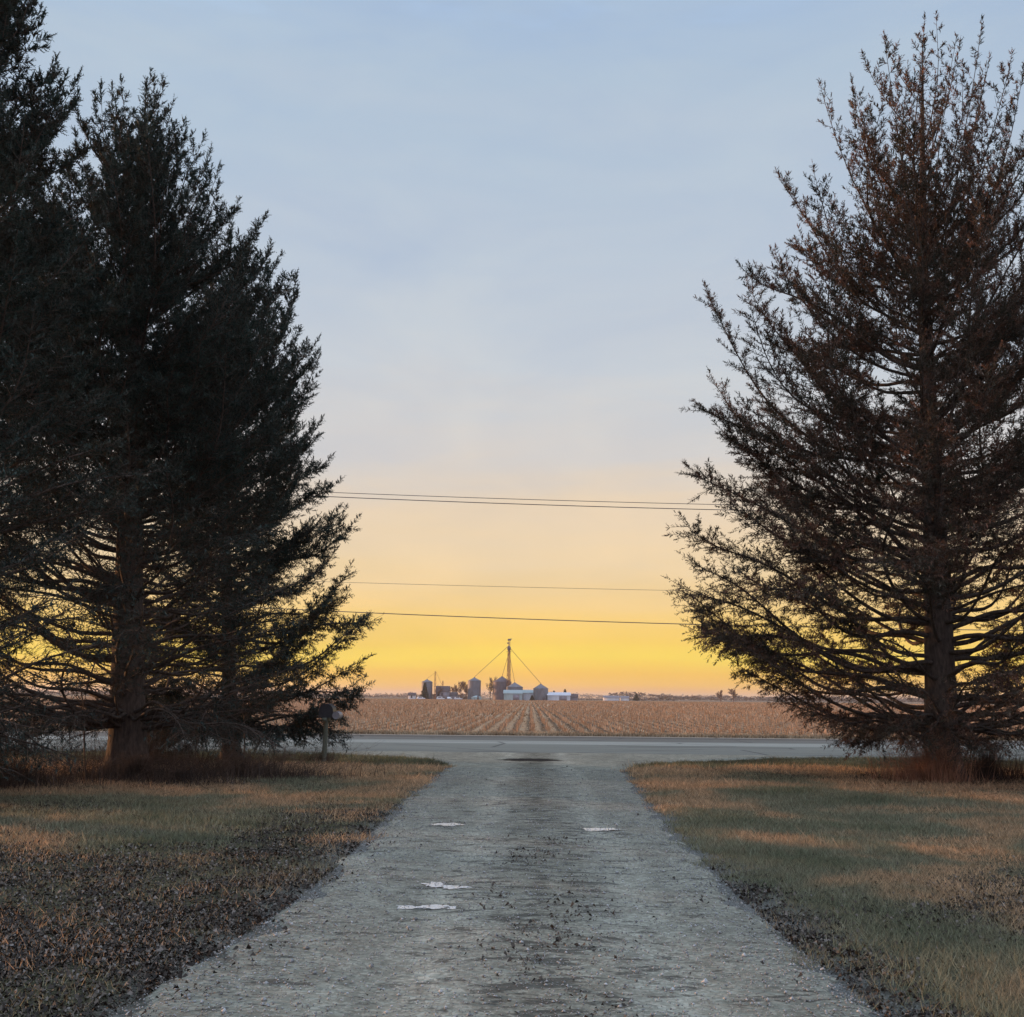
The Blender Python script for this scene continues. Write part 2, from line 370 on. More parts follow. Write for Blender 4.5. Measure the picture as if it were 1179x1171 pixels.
# county road across the end of the drive
xr = np.unique(np.concatenate([-geo(40, 3000, 14), np.arange(-40, 40.1, .5), geo(40, 3000, 14)]))
yr = np.array([31.6, 32.0, 32.6, 33.2, 34, 36, 38, 40.5, 43, 45, 46.4, 47.4, 48.3])
zr = np.array([-.30, -.02, .030, .045, .06, .09, .12, .14, .11, .06, .04, .01, -.20])
Xr, Yr = np.meshgrid(xr, yr); Zr = np.repeat(zr[:, None], len(xr), 1)
Yr = Yr + (fbm(Xr, Yr * 0, 2.0, 31, 4) - .5) * .5 * (Yr < 33) + (fbm(Xr, Yr * 0, 2.0, 32, 4) - .5) * .5 * (Yr > 46)
a_, b_ = Xr.shape; ii = np.arange(a_ - 1)[:, None] * b_ + np.arange(b_ - 1)[None]
mb = MB(); mb.add(np.stack([Xr, Yr, Zr], -1).reshape(-1, 3), np.stack([ii, ii + 1, ii + b_ + 1, ii + b_], -1).reshape(-1, 4))
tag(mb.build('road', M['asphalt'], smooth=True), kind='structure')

# pale glossy puddles
def puddle(cx, cy, w, l, seed, broken=0.0):
    n = 46; a = np.arange(n) * 2 * math.pi / n
    r = .6 + .8 * vnoise(np.cos(a) * 1.5 + 5, np.sin(a) * 1.5 + 5, .5, seed)
    V = [[cx, cy, .0]]
    for k in range(n): V.append([cx + math.cos(a[k]) * w * r[k] / 2, cy + math.sin(a[k]) * l * r[k] / 2, 0])
    V = np.array(V)
    t = (V[:, 0] - drive_l(V[:, 1])) / (drive_r(V[:, 1]) - drive_l(V[:, 1]))
    V[:, 2] = .012 + .02 * (1 - (2 * t - 1) ** 2) + .0
    V[:, 2] = V[:, 2].mean() - .004
    F = [[0, 1 + k, 1 + (k + 1) % n] for k in range(n)]
    mb = MB(); mb.add(V, F); return tag(mb.build('puddle', M['puddle_gloss']), kind='structure')
puddle(-1.03, 14.25, .42, .34, 1); puddle(.83, 13.9, .46, .34, 2)
puddle(-.80, 9.75, .20, .22, 3); puddle(-.62, 9.62, .22, .20, 4)
puddle(-.95, 8.72, .32, .14, 5); puddle(-.72, 8.74, .22, .16, 7); puddle(-.55, 8.70, .14, .11, 8); puddle(.17, 10.2, .16, .1, 9)

# loose stones on the drive
def scatter_blobs(n, xf, size, name, mtl, label, cat):
    V0 = np.array([[1,0,0],[-1,0,0],[0,1,0],[0,-1,0],[0,0,1],[0,0,-1]], float)
    F0 = np.array([[0,2,4],[2,1,4],[1,3,4],[3,0,4],[2,0,5],[1,2,5],[3,1,5],[0,3,5]])
    P = xf(n); n = len(P)
    S = size * np.exp(rng.normal(0, .45, n))
    V = V0[None] * (S[:, None, None]) * rng.uniform(.55, 1.3, (n, 6, 1)); a = rng.uniform(0, 6.28, n)
    c, s_ = np.cos(a)[:, None], np.sin(a)[:, None]
    V = np.stack([V[..., 0]*c - V[..., 1]*s_, V[..., 0]*s_ + V[..., 1]*c, V[..., 2]*.7], -1) + P[:, None]
    mb = MB(); mb.add(V.reshape(-1, 3), (F0[None] + (np.arange(n)*6)[:, None, None]).reshape(-1, 3))
    return tag(mb.build(name, mtl), label, cat, kind='stuff')
def stone_pts(n):
    y = 3.5 + 22 * rng.random(n) ** 1.8; t = rng.random(n); e = rng.random(n) < .2
    t = np.where(e, np.where(rng.random(n) < .5, np.abs(rng.normal(0, .12, n)), 1 - np.abs(rng.normal(0, .12, n))), t)
    l, r = drive_l(y), drive_r(y); x = l + (r - l) * t
    return np.stack([x, y, .018 + .02 * (1 - (2*t-1)**2)], 1)
scatter_blobs(60000, stone_pts, .0048, 'gravel_stones', M['stone'], 'loose pale gravel scattered over the driveway', 'gravel')

# ------------------------------------------------------------------ grass and leaves
def leafy(x, y):
    """where dead leaves lie thick"""
    d1 = (.5 + .5 * fbm(x, y, 1.6, 41, 4))
    l = drive_l(y)
    a = .95 * sst(14.0, 9.0, y + (x + 3) * .55) * (x < l + .2)
    a = np.maximum(a, .85 * np.exp(-((x - l + .9) / 1.1) ** 2) * (x < l + .4) * sst(20, 13, y))
    b_ = .75 * np.exp(-((x - drive_r(y) - .12) / .28) ** 2) * sst(12, 8, y)
    b_ = np.maximum(b_, .35 * np.exp(-(((x - 4.4) / 1.3) ** 2 + ((y - 9) / 1.3) ** 2)))
    c = np.maximum.reduce([.8 * np.exp(-(((x - t[0]) / 3.0) ** 2 + ((y - t[1]) / 2.2) ** 2)) for t in TREES.values()])
    return np.clip(np.maximum.reduce([a, b_, c]) * (.35 + 1.1 * d1) - .12 * (d1 < .6), 0, 1)
def grass_blades(n, y0, y1, power, hgt, wid):
    y = y0 + (y1 - y0) * rng.random(n) ** power
    hw = 1.2 + y * .56
    x = rng.uniform(-1, 1, n) * hw
    l, r = drive_l(y), drive_r(y)
    out = np.where(x < 0, l - x, x - r) + (fbm(x, y, .45, 51, 3) - .5) * 1.0
    dens = np.clip(.15 + out * 2.2, 0, 1) * (out > -.08) * (1 - .93 * leafy(x, y)) * (y < 32.6)
    dens = dens * (.45 + .75 * sst(.3, .6, fbm(x, y, .8, 61, 3)))
    k = rng.random(n) < dens
    x, y = x[k], y[k]; m = len(x)
    h = hgt * np.exp(rng.normal(0, .4, m)) * (.6 + .9 * fbm(x, y, 2.3, 71)); w = wid * rng.uniform(.6, 1.3, m)
    a = rng.uniform(0, 6.28, m); la = rng.uniform(0, 6.28, m); le = h * rng.uniform(.2, 1.3, m)
    z = zg(x, y)
    dx, dy = np.cos(a) * w / 2, np.sin(a) * w / 2
    V = np.stack([np.stack([x-dx, y-dy, z], 1), np.stack([x+dx, y+dy, z], 1), np.stack([x + np.cos(la)*le, y + np.sin(la)*le, z + h], 1)], 1)
    return V.reshape(-1, 3)
mb = MB()
for (n, y0, y1, p, h, w) in ((620000, 4.5, 13, 1.25, .034, .006), (520000, 12, 22, 1.1, .040, .011), (420000, 21, 33, 1, .050, .018)):
    V = grass_blades(n, y0, y1, p, h, w); mb.add(V, np.arange(len(V)).reshape(-1, 3))
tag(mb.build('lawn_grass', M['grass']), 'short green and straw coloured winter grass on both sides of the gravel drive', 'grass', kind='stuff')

def leaf_pts(n):
    y = 4.2 + 24 * rng.random(n) ** 1.7; x = rng.uniform(-1, 1, n) * (1.2 + y * .56)
    k = rng.random(n) < leafy(x, y) ** .9 * (.35 + 1.3 * sst(.42, .62, fbm(x, y, .45, 91, 3))) + .012
    x, y = x[k], y[k]
    ind = (x > drive_l(y)) & (x < drive_r(y))
    q = ~ind | (rng.random(len(x)) < .05 + .3 * (np.exp(-((x - .15) / .35) ** 2)) * (y < 13))
    return x[q], y[q]
def leaves(n):
    x, y = leaf_pts(n)
    # leaves blown into the middle of the drive
    xx = rng.normal(.14, .26, 1800); yy = rng.uniform(5, 13, 1800) ; kk = fbm(xx * 1.0, yy, .5, 77) > .53
    x = np.concatenate([x, xx[kk]]); y = np.concatenate([y, yy[kk]]); m = len(x)
    s = np.minimum(.0105 * np.exp(rng.normal(0, .4, m)), .021); a = rng.uniform(0, 6.28, m); tilt = rng.normal(0, 1.0, m)
    u = np.stack([np.cos(a), np.sin(a), np.sin(tilt) * .6], 1); v = np.stack([-np.sin(a), np.cos(a), rng.normal(0, .7, m)], 1)
    c = rng.uniform(.1, .9, m)[:, None] * np.array([[0, 0, 1.]]) * s[:, None]
    z = np.where((x > drive_l(y)) & (x < drive_r(y)), .035, zg(x, y) + .006)
    P = np.stack([x, y, z + s * .35], 1); s = s[:, None]
    V = np.stack([P - u*s, P - v*s*.55 + c, P + u*s, P + v*s*.6 + c], 1)
    i = (np.arange(m) * 4)[:, None]
    return V.reshape(-1, 3), np.concatenate([i + [0, 1, 2], i + [0, 2, 3]])
mb = MB(); mb.add(*leaves(900000))
tag(mb.build('fallen_leaves', M['leaf']), 'dark dead leaves lying thick along the drive and on the lawn', 'leaves', kind='stuff')

def twig_scatter():
    P0 = []; P1 = []
    for c in TREES.values():
        k = 420; a = rng.uniform(0, 6.28, k); q = np.abs(rng.normal(0, 2.6, k)); x, y = c[0] + q*np.cos(a), c[1] - .5 + q*np.sin(a)
        k_ = (x < drive_l(y) - .2) | (x > drive_r(y) + .2); x, y = x[k_], y[k_]; b = rng.uniform(0, 6.28, len(x)); L = rng.uniform(.06, .35, len(x)); z = zg(x, y)
        P0.append(np.stack([x, y, z + .01], 1)); P1.append(np.stack([x + L*np.cos(b), y + L*np.sin(b), z + rng.uniform(.01, .09, len(x))], 1))
    mb = MB(); mb.tubes(np.concatenate(P0), np.concatenate(P1), .005, .003, 3); return mb
tag(twig_scatter().build('fallen_twigs', M['twig']), 'small dead twigs dropped on the grass under the spruces', 'twigs', kind='stuff')

# ------------------------------------------------------------------ corn stubble
def stubble():
    mb = MB(); V = []; F = []
    rows = np.arange(-260, 260) * .76 + .12
    for y0, y1, sp, wd, ht in ((48.6, 90, .17, .028, .30), (90, 160, .30, .045, .32), (160, 330, .75, .085, .34), (330, 590, 1.9, .16, .36)):
        r = rows[np.abs(rows) < y1 * .53 + 2]
        yy = np.arange(y0, y1, sp); X, Y = np.meshgrid(r, yy); X = X.ravel(); Y = Y.ravel()
        X = X + rng.normal(0, .05, len(X)); Y = Y + rng.normal(0, sp * .4, len(Y))
        k = (np.abs(X) < Y * .53 + 2) & (rng.random(len(X)) < .35 + .6 * fbm(X, Y, 3.5, 81))
        X, Y = X[k], Y[k]; m = len(X); z = zg(X, Y)
        h = ht * rng.uniform(.35, 1.15, m); la = rng.uniform(0, 6.28, m); le = h * np.abs(rng.normal(0, .35, m)); w = wd * rng.uniform(.5, 1.2, m)
        T = np.stack([X + np.cos(la)*le, Y + np.sin(la)*le, z + h], 1); B = np.stack([X, Y, z - .02], 1)
        for ax in ((1., 0, 0), (0, 1., 0)):
            o = w[:, None] / 2 * np.array([ax])
            Q = np.stack([B - o, B + o, T + o * .8, T - o * .8], 1)
            mb.add(Q.reshape(-1, 3), np.arange(m * 4).reshape(-1, 4))
    tag(mb.build('corn_stubble', M['stalk']), 'cut corn stalks in long rows across the harvested field', 'corn stubble', kind='stuff')
    mb = MB()
    for y0, y1, n, s in ((48.5, 85, 26000, .15), (85, 180, 30000, .30), (180, 420, 24000, .6)):
        y = y0 + (y1 - y0) * rng.random(n); x = rng.uniform(-1, 1, n) * (y * .53 + 2)
        a = rng.uniform(0, 6.28, n); z = zg(x, y) + .03
        L = s * rng.uniform(.4, 1.2, n); W = L * .2
        u = np.stack([np.cos(a), np.sin(a), rng.normal(0, .5, n)], 1) * L[:, None]; v = np.stack([-np.sin(a), np.cos(a), rng.normal(0, .5, n)], 1) * W[:, None]
        P = np.stack([x, y, z + np.abs(u[:, 2]) / 2], 1)
        Q = np.stack([P - u/2, P + v/2, P + u/2, P - v/2], 1); mb.add(Q.reshape(-1, 3), np.arange(n*4).reshape(-1, 4))
    # straw grass along the edge of the field
    n = 60000; x = rng.uniform(-32, 32, n); y = rng.uniform(47.9, 49.2, n); z = zg(x, y) - .01; h = rng.uniform(.05, .2, n); w = .02
    a = rng.uniform(0, 6.28, n); d = np.stack([np.cos(a)*w, np.sin(a)*w, 0*a], 1); P = np.stack([x, y, z], 1)
    T = P + np.stack([rng.normal(0, .05, n), rng.normal(0, .05, n), h], 1)
    mb.add(np.stack([P - d, P + d, T], 1).reshape(-1, 3), np.arange(n*3).reshape(-1, 3))
    tag(mb.build('corn_husks', M['husk']), 'pale husks and leaf scraps lying between the corn rows', 'corn husks', kind='stuff')
stubble()

# ------------------------------------------------------------------ spruces
def unit(a): return a / (np.linalg.norm(a, axis=-1, keepdims=True) + 1e-9)
def frame(d):
    A = np.where(np.abs(d[:, 2:3]) > .92, np.array([[1., 0, 0]]), np.array([[0, 0, 1.]]))
    u = unit(np.cross(d, A)); return u, np.cross(u, d)

def spruce(name, label, base, H, axis_pts, profL, profR, fb, prim, seed, needle, sec_sp=.095, twig_sp=.05, r0=.3, zmin=.9, nl=.025, front_keep=1.0, inner=.35, bare=None, dead=26, tw=1.0, thin=.75, low_inner=0.0, skirt=.5):
    """axis_pts: (z, x offset, y offset) of the trunk; profL/profR: (tip height, radius) of the crown to each side."""
    g = np.random.default_rng(seed)
    root = empty(name, (base[0], base[1], float(zg(base[0], base[1])))); tag(root, label, 'spruce', 'tall spruces beside the driveway')
    ap = np.array(axis_pts, float)
    def ax(z): return np.stack([np.interp(z, ap[:, 0], ap[:, 1]), np.interp(z, ap[:, 0], ap[:, 2]), z], -1)
    def rad(z): return r0 * np.clip(1 - z / H, 0.005, 1) ** 1.05 + .006
    # trunk with root flare and knobbly rings
    zt = np.concatenate([np.array([-.15, .02, .1, .22, .4, .7]), np.arange(1.0, H, .28), [H]]); n = 20
    a = np.arange(n) * 2 * math.pi / n
    cen = ax(zt); rr = rad(zt)[:, None] * (1 + .07 * vnoise(a[None] * 2.5, zt[:, None] * 1.5, 1.0, seed)) * (1 + (.55 * np.exp(-np.clip(zt, 0, 9) / .28))[:, None] * (.7 + .5 * np.cos(a * 5 + seed)[None] ** 2))
    V = np.stack([cen[:, 0:1] + rr * np.cos(a), cen[:, 1:2] + rr * np.sin(a), np.repeat(zt[:, None], n, 1)], -1)
    k = len(zt); ii = np.arange(k-1)[:, None] * n + np.arange(n)[None]; jj = np.arange(k-1)[:, None] * n + (np.arange(n) + 1)[None] % n
    mb = MB(); mb.add(V.reshape(-1, 3), np.stack([ii, jj, jj + n, ii + n], -1).reshape(-1, 4)); mb.build('trunk', M['bark'], root, smooth=True)
    # primary limbs
    pl, pr = np.array(sorted(profL)), np.array(sorted(profR))
    wood = MB(); S0 = []; S1 = []; SR0 = []; SR1 = []
    sec = []   # secondaries: start, dir, length
    ztips = H * (1 - ((np.arange(prim) + .5) / prim) ** .84)
    ztips = np.clip(ztips + g.normal(0, .12, prim), zmin * .8, H - .05)
    az0 = np.arange(prim) * 2.39996 + g.normal(0, .25, prim)
    for i in range(prim):
        zt_, az = ztips[i], az0[i] % (2 * math.pi)
        c, s_ = math.cos(az), math.sin(az)      # +x right, +y away, -y towards the camera
        RL = np.interp(zt_, pl[:, 0], pl[:, 1]); RR = np.interp(zt_, pr[:, 0], pr[:, 1])
        side = RR if c > 0 else RL; mean = fb * (RL + RR) / 2
        L = math.hypot(side * c, mean * s_) * g.uniform(.84, 1.06)
        if g.random() < .22: L *= g.uniform(.55, .85)
        if L < .12: L = .12
        u = zt_ / H
        rise = L * (.22 + 1.15 * u ** 1.7 + 5 * max(0, u - .8)) * g.uniform(.55, 1.45)
        z0 = zt_ - rise
        if z0 < zmin: z0 = zmin + g.uniform(0, .35)
        rise = zt_ - z0
        st = .28 * rise / L if rise > 0 else .15
        b2 = rise / L - st
        m = max(6, int(L / .28)); t = np.linspace(0, 1, m + 1)
        azt = az + (t ** 1.5) * g.normal(0, .26) + .07 * np.sin(t * g.uniform(5, 10) + g.uniform(0, 6)) * t
        hor = L * t * (1 - .06 * t)
        A0 = ax(np.array([z0]))[0]
        P = np.stack([A0[0] + hor * np.cos(azt), A0[1] + hor * np.sin(azt), z0 + L * (st * t + b2 * t ** 2.1) + L * .035 * np.sin(t * g.uniform(5, 11) + i) * np.minimum(1, t * 4)], 1)
        br = np.clip(.008 + .0095 * L, .008, .055) * (1 - t * .92) + .003
        S0.append(P[:-1]); S1.append(P[1:]); SR0.append(br[:-1]); SR1.append(br[1:])
        # secondaries
        t0 = inner * (1 - .5 * u) + low_inner * float(1 - sst(.2, .55, u))
        if L < 1: t0 = .05
        ns = max(5, int(L * (1 - t0) / sec_sp * 2)); ts = t0 + (1 - t0) * ((np.arange(ns) + g.random(ns)) / ns) ** .78
        ps = np.stack([np.interp(ts, t, P[:, q]) for q in range(3)], 1)
        tg = unit(np.stack([np.interp(np.clip(ts + .03, 0, 1), t, P[:, q]) - np.interp(np.clip(ts - .05, 0, 1), t, P[:, q]) for q in range(3)], 1))
        lat = unit(np.stack([-tg[:, 1], tg[:, 0], 0 * ts], 1)); up = np.cross(tg, lat); up = np.where(up[:, 2:3] < 0, -up, up)
        sg = np.where(np.arange(ns) % 2, 1, -1)[:, None]
        f = g.uniform(.5, 1.5, (ns, 1)); w = g.normal(-.30 + .85 * u, .5, (ns, 1))
        d = unit(tg * g.uniform(.6, 1.1, (ns, 1)) + lat * sg * f + up * w + np.array([[0, 0, -.12 + .2 * u]]))
        ln = (L * (.065 + .2 * (1 - ts)) + .14 + .07 * float(sst(.5, .9, u))) * g.uniform(.55, 1.15, ns); ln = np.clip(ln, .12, .95)
        sec.append(np.concatenate([ps, d, ln[:, None], (z0 + 0 * ln)[:, None]], 1))
        sec.append(np.array([[*P[-1], *unit(P[-1] - P[-2] + np.array([0, 0, .04 + .12 * u])), min(.45, L * .25 + .12), z0]]))
    # leader
    tip = ax(np.array([H]))[0]
    for zz in np.arange(H - 2.6, H - .1, .13):
        q_ = ax(np.array([zz]))[0]; a1 = g.uniform(0, 6.28); sec.append(np.array([[q_[0], q_[1], zz, math.cos(a1)*.6, math.sin(a1)*.6, .75, .12 + (H - zz) * .26, 9]]))
    sec.append(np.array([[tip[0], tip[1], H - .5, .03, 0, 1, .6, 9], [tip[0], tip[1], H - .15, -.1, .1, 1, .35, 9]]))
    # dead bare limbs low on the trunk
    for i in range(dead):
        z0 = g.uniform(.7, H * .45); az = g.uniform(0, 6.28); L = g.uniform(.5, 2.4); t = np.linspace(0, 1, 7)
        A0 = ax(np.array([z0]))[0]; dr = g.uniform(-.1, .3)
        P = np.stack([A0[0] + L*t*np.cos(az + .2*t), A0[1] + L*t*np.sin(az + .2*t), z0 + L*(dr*t + g.uniform(-.15, .2)*t*t)], 1)
        br = .016 * (1 - .85 * t) + .002
        S0.append(P[:-1]); S1.append(P[1:]); SR0.append(br[:-1]); SR1.append(br[1:])
        for q in range(9):
            tt = g.uniform(.25, 1); p = np.array([np.interp(tt, t, P[:, e]) for e in range(3)])
            dd = unit(np.array([math.cos(az + g.choice([-1, 1]) * .9), math.sin(az + g.choice([-1, 1]) * .9), g.normal(0, .4)])) * g.uniform(.15, .6)
            S0.append(p[None]); S1.append((p + dd)[None]); SR0.append(np.array([.006])); SR1.append(np.array([.002]))
    sec = np.concatenate(sec); P, D, Ln = sec[:, :3], sec[:, 3:6], sec[:, 6]
    # secondary curve: two segments, tips lift
    upz = np.array([[0, 0, 1.]]); u_ = np.clip(P[:, 2:3] / H, 0, 1)
    mid = P + D * Ln[:, None] * .5; D2 = unit(D + upz * (-.30 + .75 * u_)); end = mid + D2 * Ln[:, None] * .5
    S0 += [P, mid]; S1 += [mid, end]; r = .0035 + .0045 * Ln; SR0 += [r, r * .8]; SR1 += [r * .8, r * .3]
    wood.tubes(np.concatenate(S0), np.concatenate(S1), np.concatenate(SR0), np.concatenate(SR1), 4)
    wood.build('branches', M['bark'], root)
    # shoots along the secondaries
    nt_ = np.maximum(4, (Ln / twig_sp * 3.2).astype(int)); ids = np.repeat(np.arange(len(P)), nt_)
    ts = g.random(len(ids)) ** .8; ts = np.where(g.random(len(ids)) < .07, 1, ts)
    gap = fbm(P[:, 0]*1.3 + P[:, 1] * .7, P[:, 2] * 1.3 + P[:, 1] * .5, .9, seed + 5)
    keep = g.random(len(ids)) < np.clip(.2 + 2.2 * (gap[ids] - .22), .2, 1) * (thin + (1 - thin) * sst(.22, .60, P[ids, 2] / H)) * (skirt + (1 - skirt) * sst(1.2, 2.9, P[ids, 2])) * (1 + .35 * sst(.5, .8, P[ids, 2] / H))
    ids, ts = ids[keep], ts[keep]
    h1 = (ts < .5)[:, None]
    p = np.where(h1, P[ids] + D[ids] * (Ln[ids] * ts)[:, None], mid[ids] + D2[ids] * (Ln[ids] * (ts - .5))[:, None])
    dd = np.where(h1, D[ids], D2[ids]); lat, upv = frame(dd)
    an = g.uniform(0, 6.28, len(ids)); sp = g.uniform(.8, 2.4, len(ids))
    sd = unit(dd + (lat * (np.cos(an) * sp)[:, None] + upv * (np.abs(np.sin(an)) * .75 * sp * np.where(g.random(len(ids)) < .62, 1, -1))[:, None]) * (ts < .97)[:, None] + upz * (-.16 + .48 * u_[ids]))
    sl = g.uniform(.05, .13, len(ids)) * tw
    # needles: two crossed slivers for the brush core, six needles standing off it
    u1, v1 = frame(sd); nsh = len(p); cw = .0125 * tw
    e = p + sd * sl[:, None]
    T = []
    for w_ in (u1,):
        mm = p + sd * sl[:, None] * .45
        T.append(np.stack([p, mm - w_ * cw, e], 1)); T.append(np.stack([p, e, mm + w_ * cw * .9], 1))
    for q in range(7):
        t_ = (q + g.random(nsh)) / 7; a_ = g.uniform(0, 6.28, nsh)
        o = u1 * np.cos(a_)[:, None] + v1 * np.sin(a_)[:, None]
        b0 = p + sd * (sl * t_)[:, None]; tipn = b0 + (o * 1.0 + sd * .5) * (nl * tw * g.uniform(.8, 1.25, nsh))[:, None]
        wv = sd * .0062 * tw
        T.append(np.stack([b0 - wv, b0 + wv, tipn], 1))
    T = np.stack(T, 1).reshape(-1, 3)
    mb = MB(); mb.add(T, np.arange(len(T)).reshape(-1, 3)); mb.build('crown', M[needle], root)
    print(name, 'shoots', nsh, 'sec', len(P))
    return root

R1L = [(16.6,.5),(16.2,1.1),(15.7,1.65),(15.0,2.2),(13.5,2.5),(13.2,3.0),(12.2,3.6),(11.2,4.2),(10.6,4.7),(9.4,4.7),(8.1,4.8),(7,5.2),(5.9,5.35),(5,5.3),(4.1,5.9),(3.4,5.7),(2.8,5.2),(1.8,4.3),(1.3,3.4),(.9,2.3)]
R1R = [(16.6,.4),(16.1,2.0),(15.4,2.5),(14.2,2.9),(12,3.6),(10,4.2),(7,4.8),(4,5.2),(2,4.6),(1,3.6)]
spruce('spruce_tree', 'tall brownish spruce standing alone right of the drive with dry brush at its foot', TREES['right'], 16.5,
       [(0,0,0),(3.5,.11,0),(7.3,.14,0),(11.3,.2,0),(17,.5,0)], R1L, R1R, .9, 250, 11, 'needle_sunlit', r0=.33, skirt=.65, thin=.9, low_inner=.18, twig_sp=.046)
spruce('spruce_tree', 'rightmost spruce, only its left branches showing at the right edge', TREES['far_right'], 15.6,
       [(0,0,0),(15.6,.5,0)], [(15.4,.4),(13,1.3),(10,2.4),(6,3.4),(3,3.8),(1,2.8)], [(15.4,.4),(13,1.3),(10,2.4),(6,3.4),(3,3.8),(1,2.8)], 1., 150, 12, 'needle_sunlit', r0=.28, sec_sp=.11, twig_sp=.055, tw=1.2)
L2 = [(14.6,.3),(13.4,.9),(12.9,1.3),(12.4,1.7),(11.9,2.1),(10.7,2.6),(9.3,2.9),(7,3.2),(5,3.4),(3.3,3.6),(.9,3.3)]
spruce('spruce_tree', 'dark spruce with the thick bare lower trunk left of the drive', TREES['big_left'], 14.7,
       [(0,0,0),(3.3,-.2,0),(6.3,-.35,0),(14.7,-.6,0)], [(z, r * 1.1 + .5) for z, r in L2], [(z, r * (1.15 if z > 9 else 1.0)) for z, r in L2], 1.05, 310, 13, 'needle_green', r0=.36, inner=.36, dead=90, twig_sp=.036, tw=1.15, thin=.16, low_inner=.2)
spruce('spruce_tree', 'spruce behind the mailbox whose slender trunk shows right of the thick one', TREES['far_left'], 13.9,
       [(0,0,0),(6,-.5,0),(14.6,-.8,0)], [(14.5,.3),(12,1.5),(9,2.2),(6,2.8),(3,3.1),(1,2.8)],
       [(13.9,.5),(13.5,.9),(12.9,1.1),(12.35,2.2),(11.2,2.6),(10,2.2),(8.7,2.3),(7.6,2.6),(6.6,3.0),(5.7,3.4),(4.7,3.0),(3.9,3.6),(2.5,3.6),(1.9,3.5),(.6,3.0)], .85, 225, 14, 'needle_green', r0=.2, inner=.34, sec_sp=.10, twig_sp=.036, tw=1.25, dead=60, skirt=.95, thin=.6, low_inner=.1, zmin=.7)
spruce('spruce_tree', 'leftmost and nearest spruce, its top and trunk cut off by the photo edge', TREES['near_left'], 15.5,
       [(0,0,0),(9.7,.9,.6),(15.5,.9,.6)], [(15.4,.3),(12.5,1.0),(10,2),(7,3),(4,3.3),(1,3)],
       [(15.4,.4),(12.7,.7),(12.2,.9),(11.4,1.25),(10.9,1.55),(10.4,1.8),(9.7,2.2),(9.3,2.4),(8.2,2.9),(6.8,3.0),(4.8,3.6),(2.8,3.6),(1,3.4)], 1.0, 300, 16, 'needle_green', r0=.3, inner=.30, dead=60, tw=1.1, thin=.2, twig_sp=.032, low_inner=.2)

# ------------------------------------------------------------------ brush and saplings
def brush(name, label, cat, group, cx, cy, rx, ry, n, hgt, seed, m='weed', th=.0035, fine=5):
    g = np.random.default_rng(seed); mb = MB(); mb2 = MB(); S0 = []; S1 = []; r0 = []; r1 = []
    root = empty(name, (cx, cy, float(zg(cx, cy))))
    for i in range(n):
        a = g.uniform(0, 6.28); q = abs(g.normal(0, .62)); x, y = rx*q*math.cos(a), ry*q*math.sin(a)
        h = hgt * g.uniform(.25, 1.15) * (.55 + 1.1 * float(vnoise(cx + x, cy + y, .45, seed)) ** 1.5); ln = g.normal(0, .28, 2) * h + np.array([x, y]) * .25
        p0 = np.array([x, y, -.03]); p1 = p0 + np.array([ln[0]*.3, ln[1]*.3, h*.55]); p2 = p1 + np.array([ln[0]*.7, ln[1]*.7, h*.45])
        S0 += [p0, p1]; S1 += [p1, p2]; r0 += [th, th*.7]; r1 += [th*.7, th*.3]
        for k in range(fine):
            t = g.uniform(.2, 1); b0 = p0 + (p2 - p0) * t if g.random() < .5 else p1 + (p2 - p1) * t
            e = b0 + np.array([g.normal(0, .2), g.normal(0, .2), g.uniform(-.05, .22)]) * (h ** .6)
            S0.append(b0); S1.append(e); r0.append(th * .55); r1.append(th * .25)
    mb.tubes(np.array(S0), np.array(S1), np.array(r0), np.array(r1), 3)
    mb.build('stems', M[m], root)
    # dry blades
    k = n * 4; a = g.uniform(0, 6.28, k); q = np.abs(g.normal(0, .65, k)); x, y = rx*q*np.cos(a), ry*q*np.sin(a)
    h = hgt * g.uniform(.15, .8, k) * (.5 + 1.1 * vnoise(cx + x, cy + y, .4, seed + 3) ** 1.5); la = g.uniform(0, 6.28, k); le = h * g.uniform(.2, .8, k); w = .007
    P = np.stack([x, y, 0*x - .02], 1); d = np.stack([np.cos(la + 1.57)*w, np.sin(la + 1.57)*w, 0*la], 1)
    T = P + np.stack([np.cos(la)*le, np.sin(la)*le, h], 1)
    mb2.add(np.stack([P - d, P + d, T], 1).reshape(-1, 3), np.arange(k*3).reshape(-1, 3)); mb2.build('dry_leaves', M[m], root)
    return tag(root, label, cat, group)
brush('dry_brush', 'reddish dry brush round the foot of the spruce right of the drive', 'brush', None, 7.95, 22.7, .75, .5, 420, .85, 31, 'weed_sunlit')
brush('dry_brush', 'low dark thicket right of the right spruce trunk', 'brush', None, 9.5, 23.6, 1.1, .6, 260, .95, 32, fine=7)
brush('dry_brush', 'dark dry brush in front of the thick left trunk', 'brush', None, -7.3, 20.9, 1.6, .75, 800, .6, 33)
brush('dry_brush', 'low brush right of the thick left trunk, ending at the open lawn', 'brush', None, -5.6, 22.2, 1.6, .6, 800, .62, 34)
brush('dry_brush', 'tall straw coloured weeds between the left edge and the thick trunk', 'brush', None, -9.3, 19.2, 1.4, .8, 800, .66, 35)
brush('dry_brush', 'brush at the far left edge under the nearest spruce', 'brush', None, -11.0, 18.2, 1.3, .8, 600, .75, 36)
brush('dry_brush', 'thin brush among the low branches behind the left spruces', 'brush', None, -8.6, 25.5, 2.6, 1.0, 380, .8, 37)
brush('weed_clump', 'pale weeds round the mailbox post', 'weeds', None, -4.95, 26.9, .3, .25, 60, .5, 38)

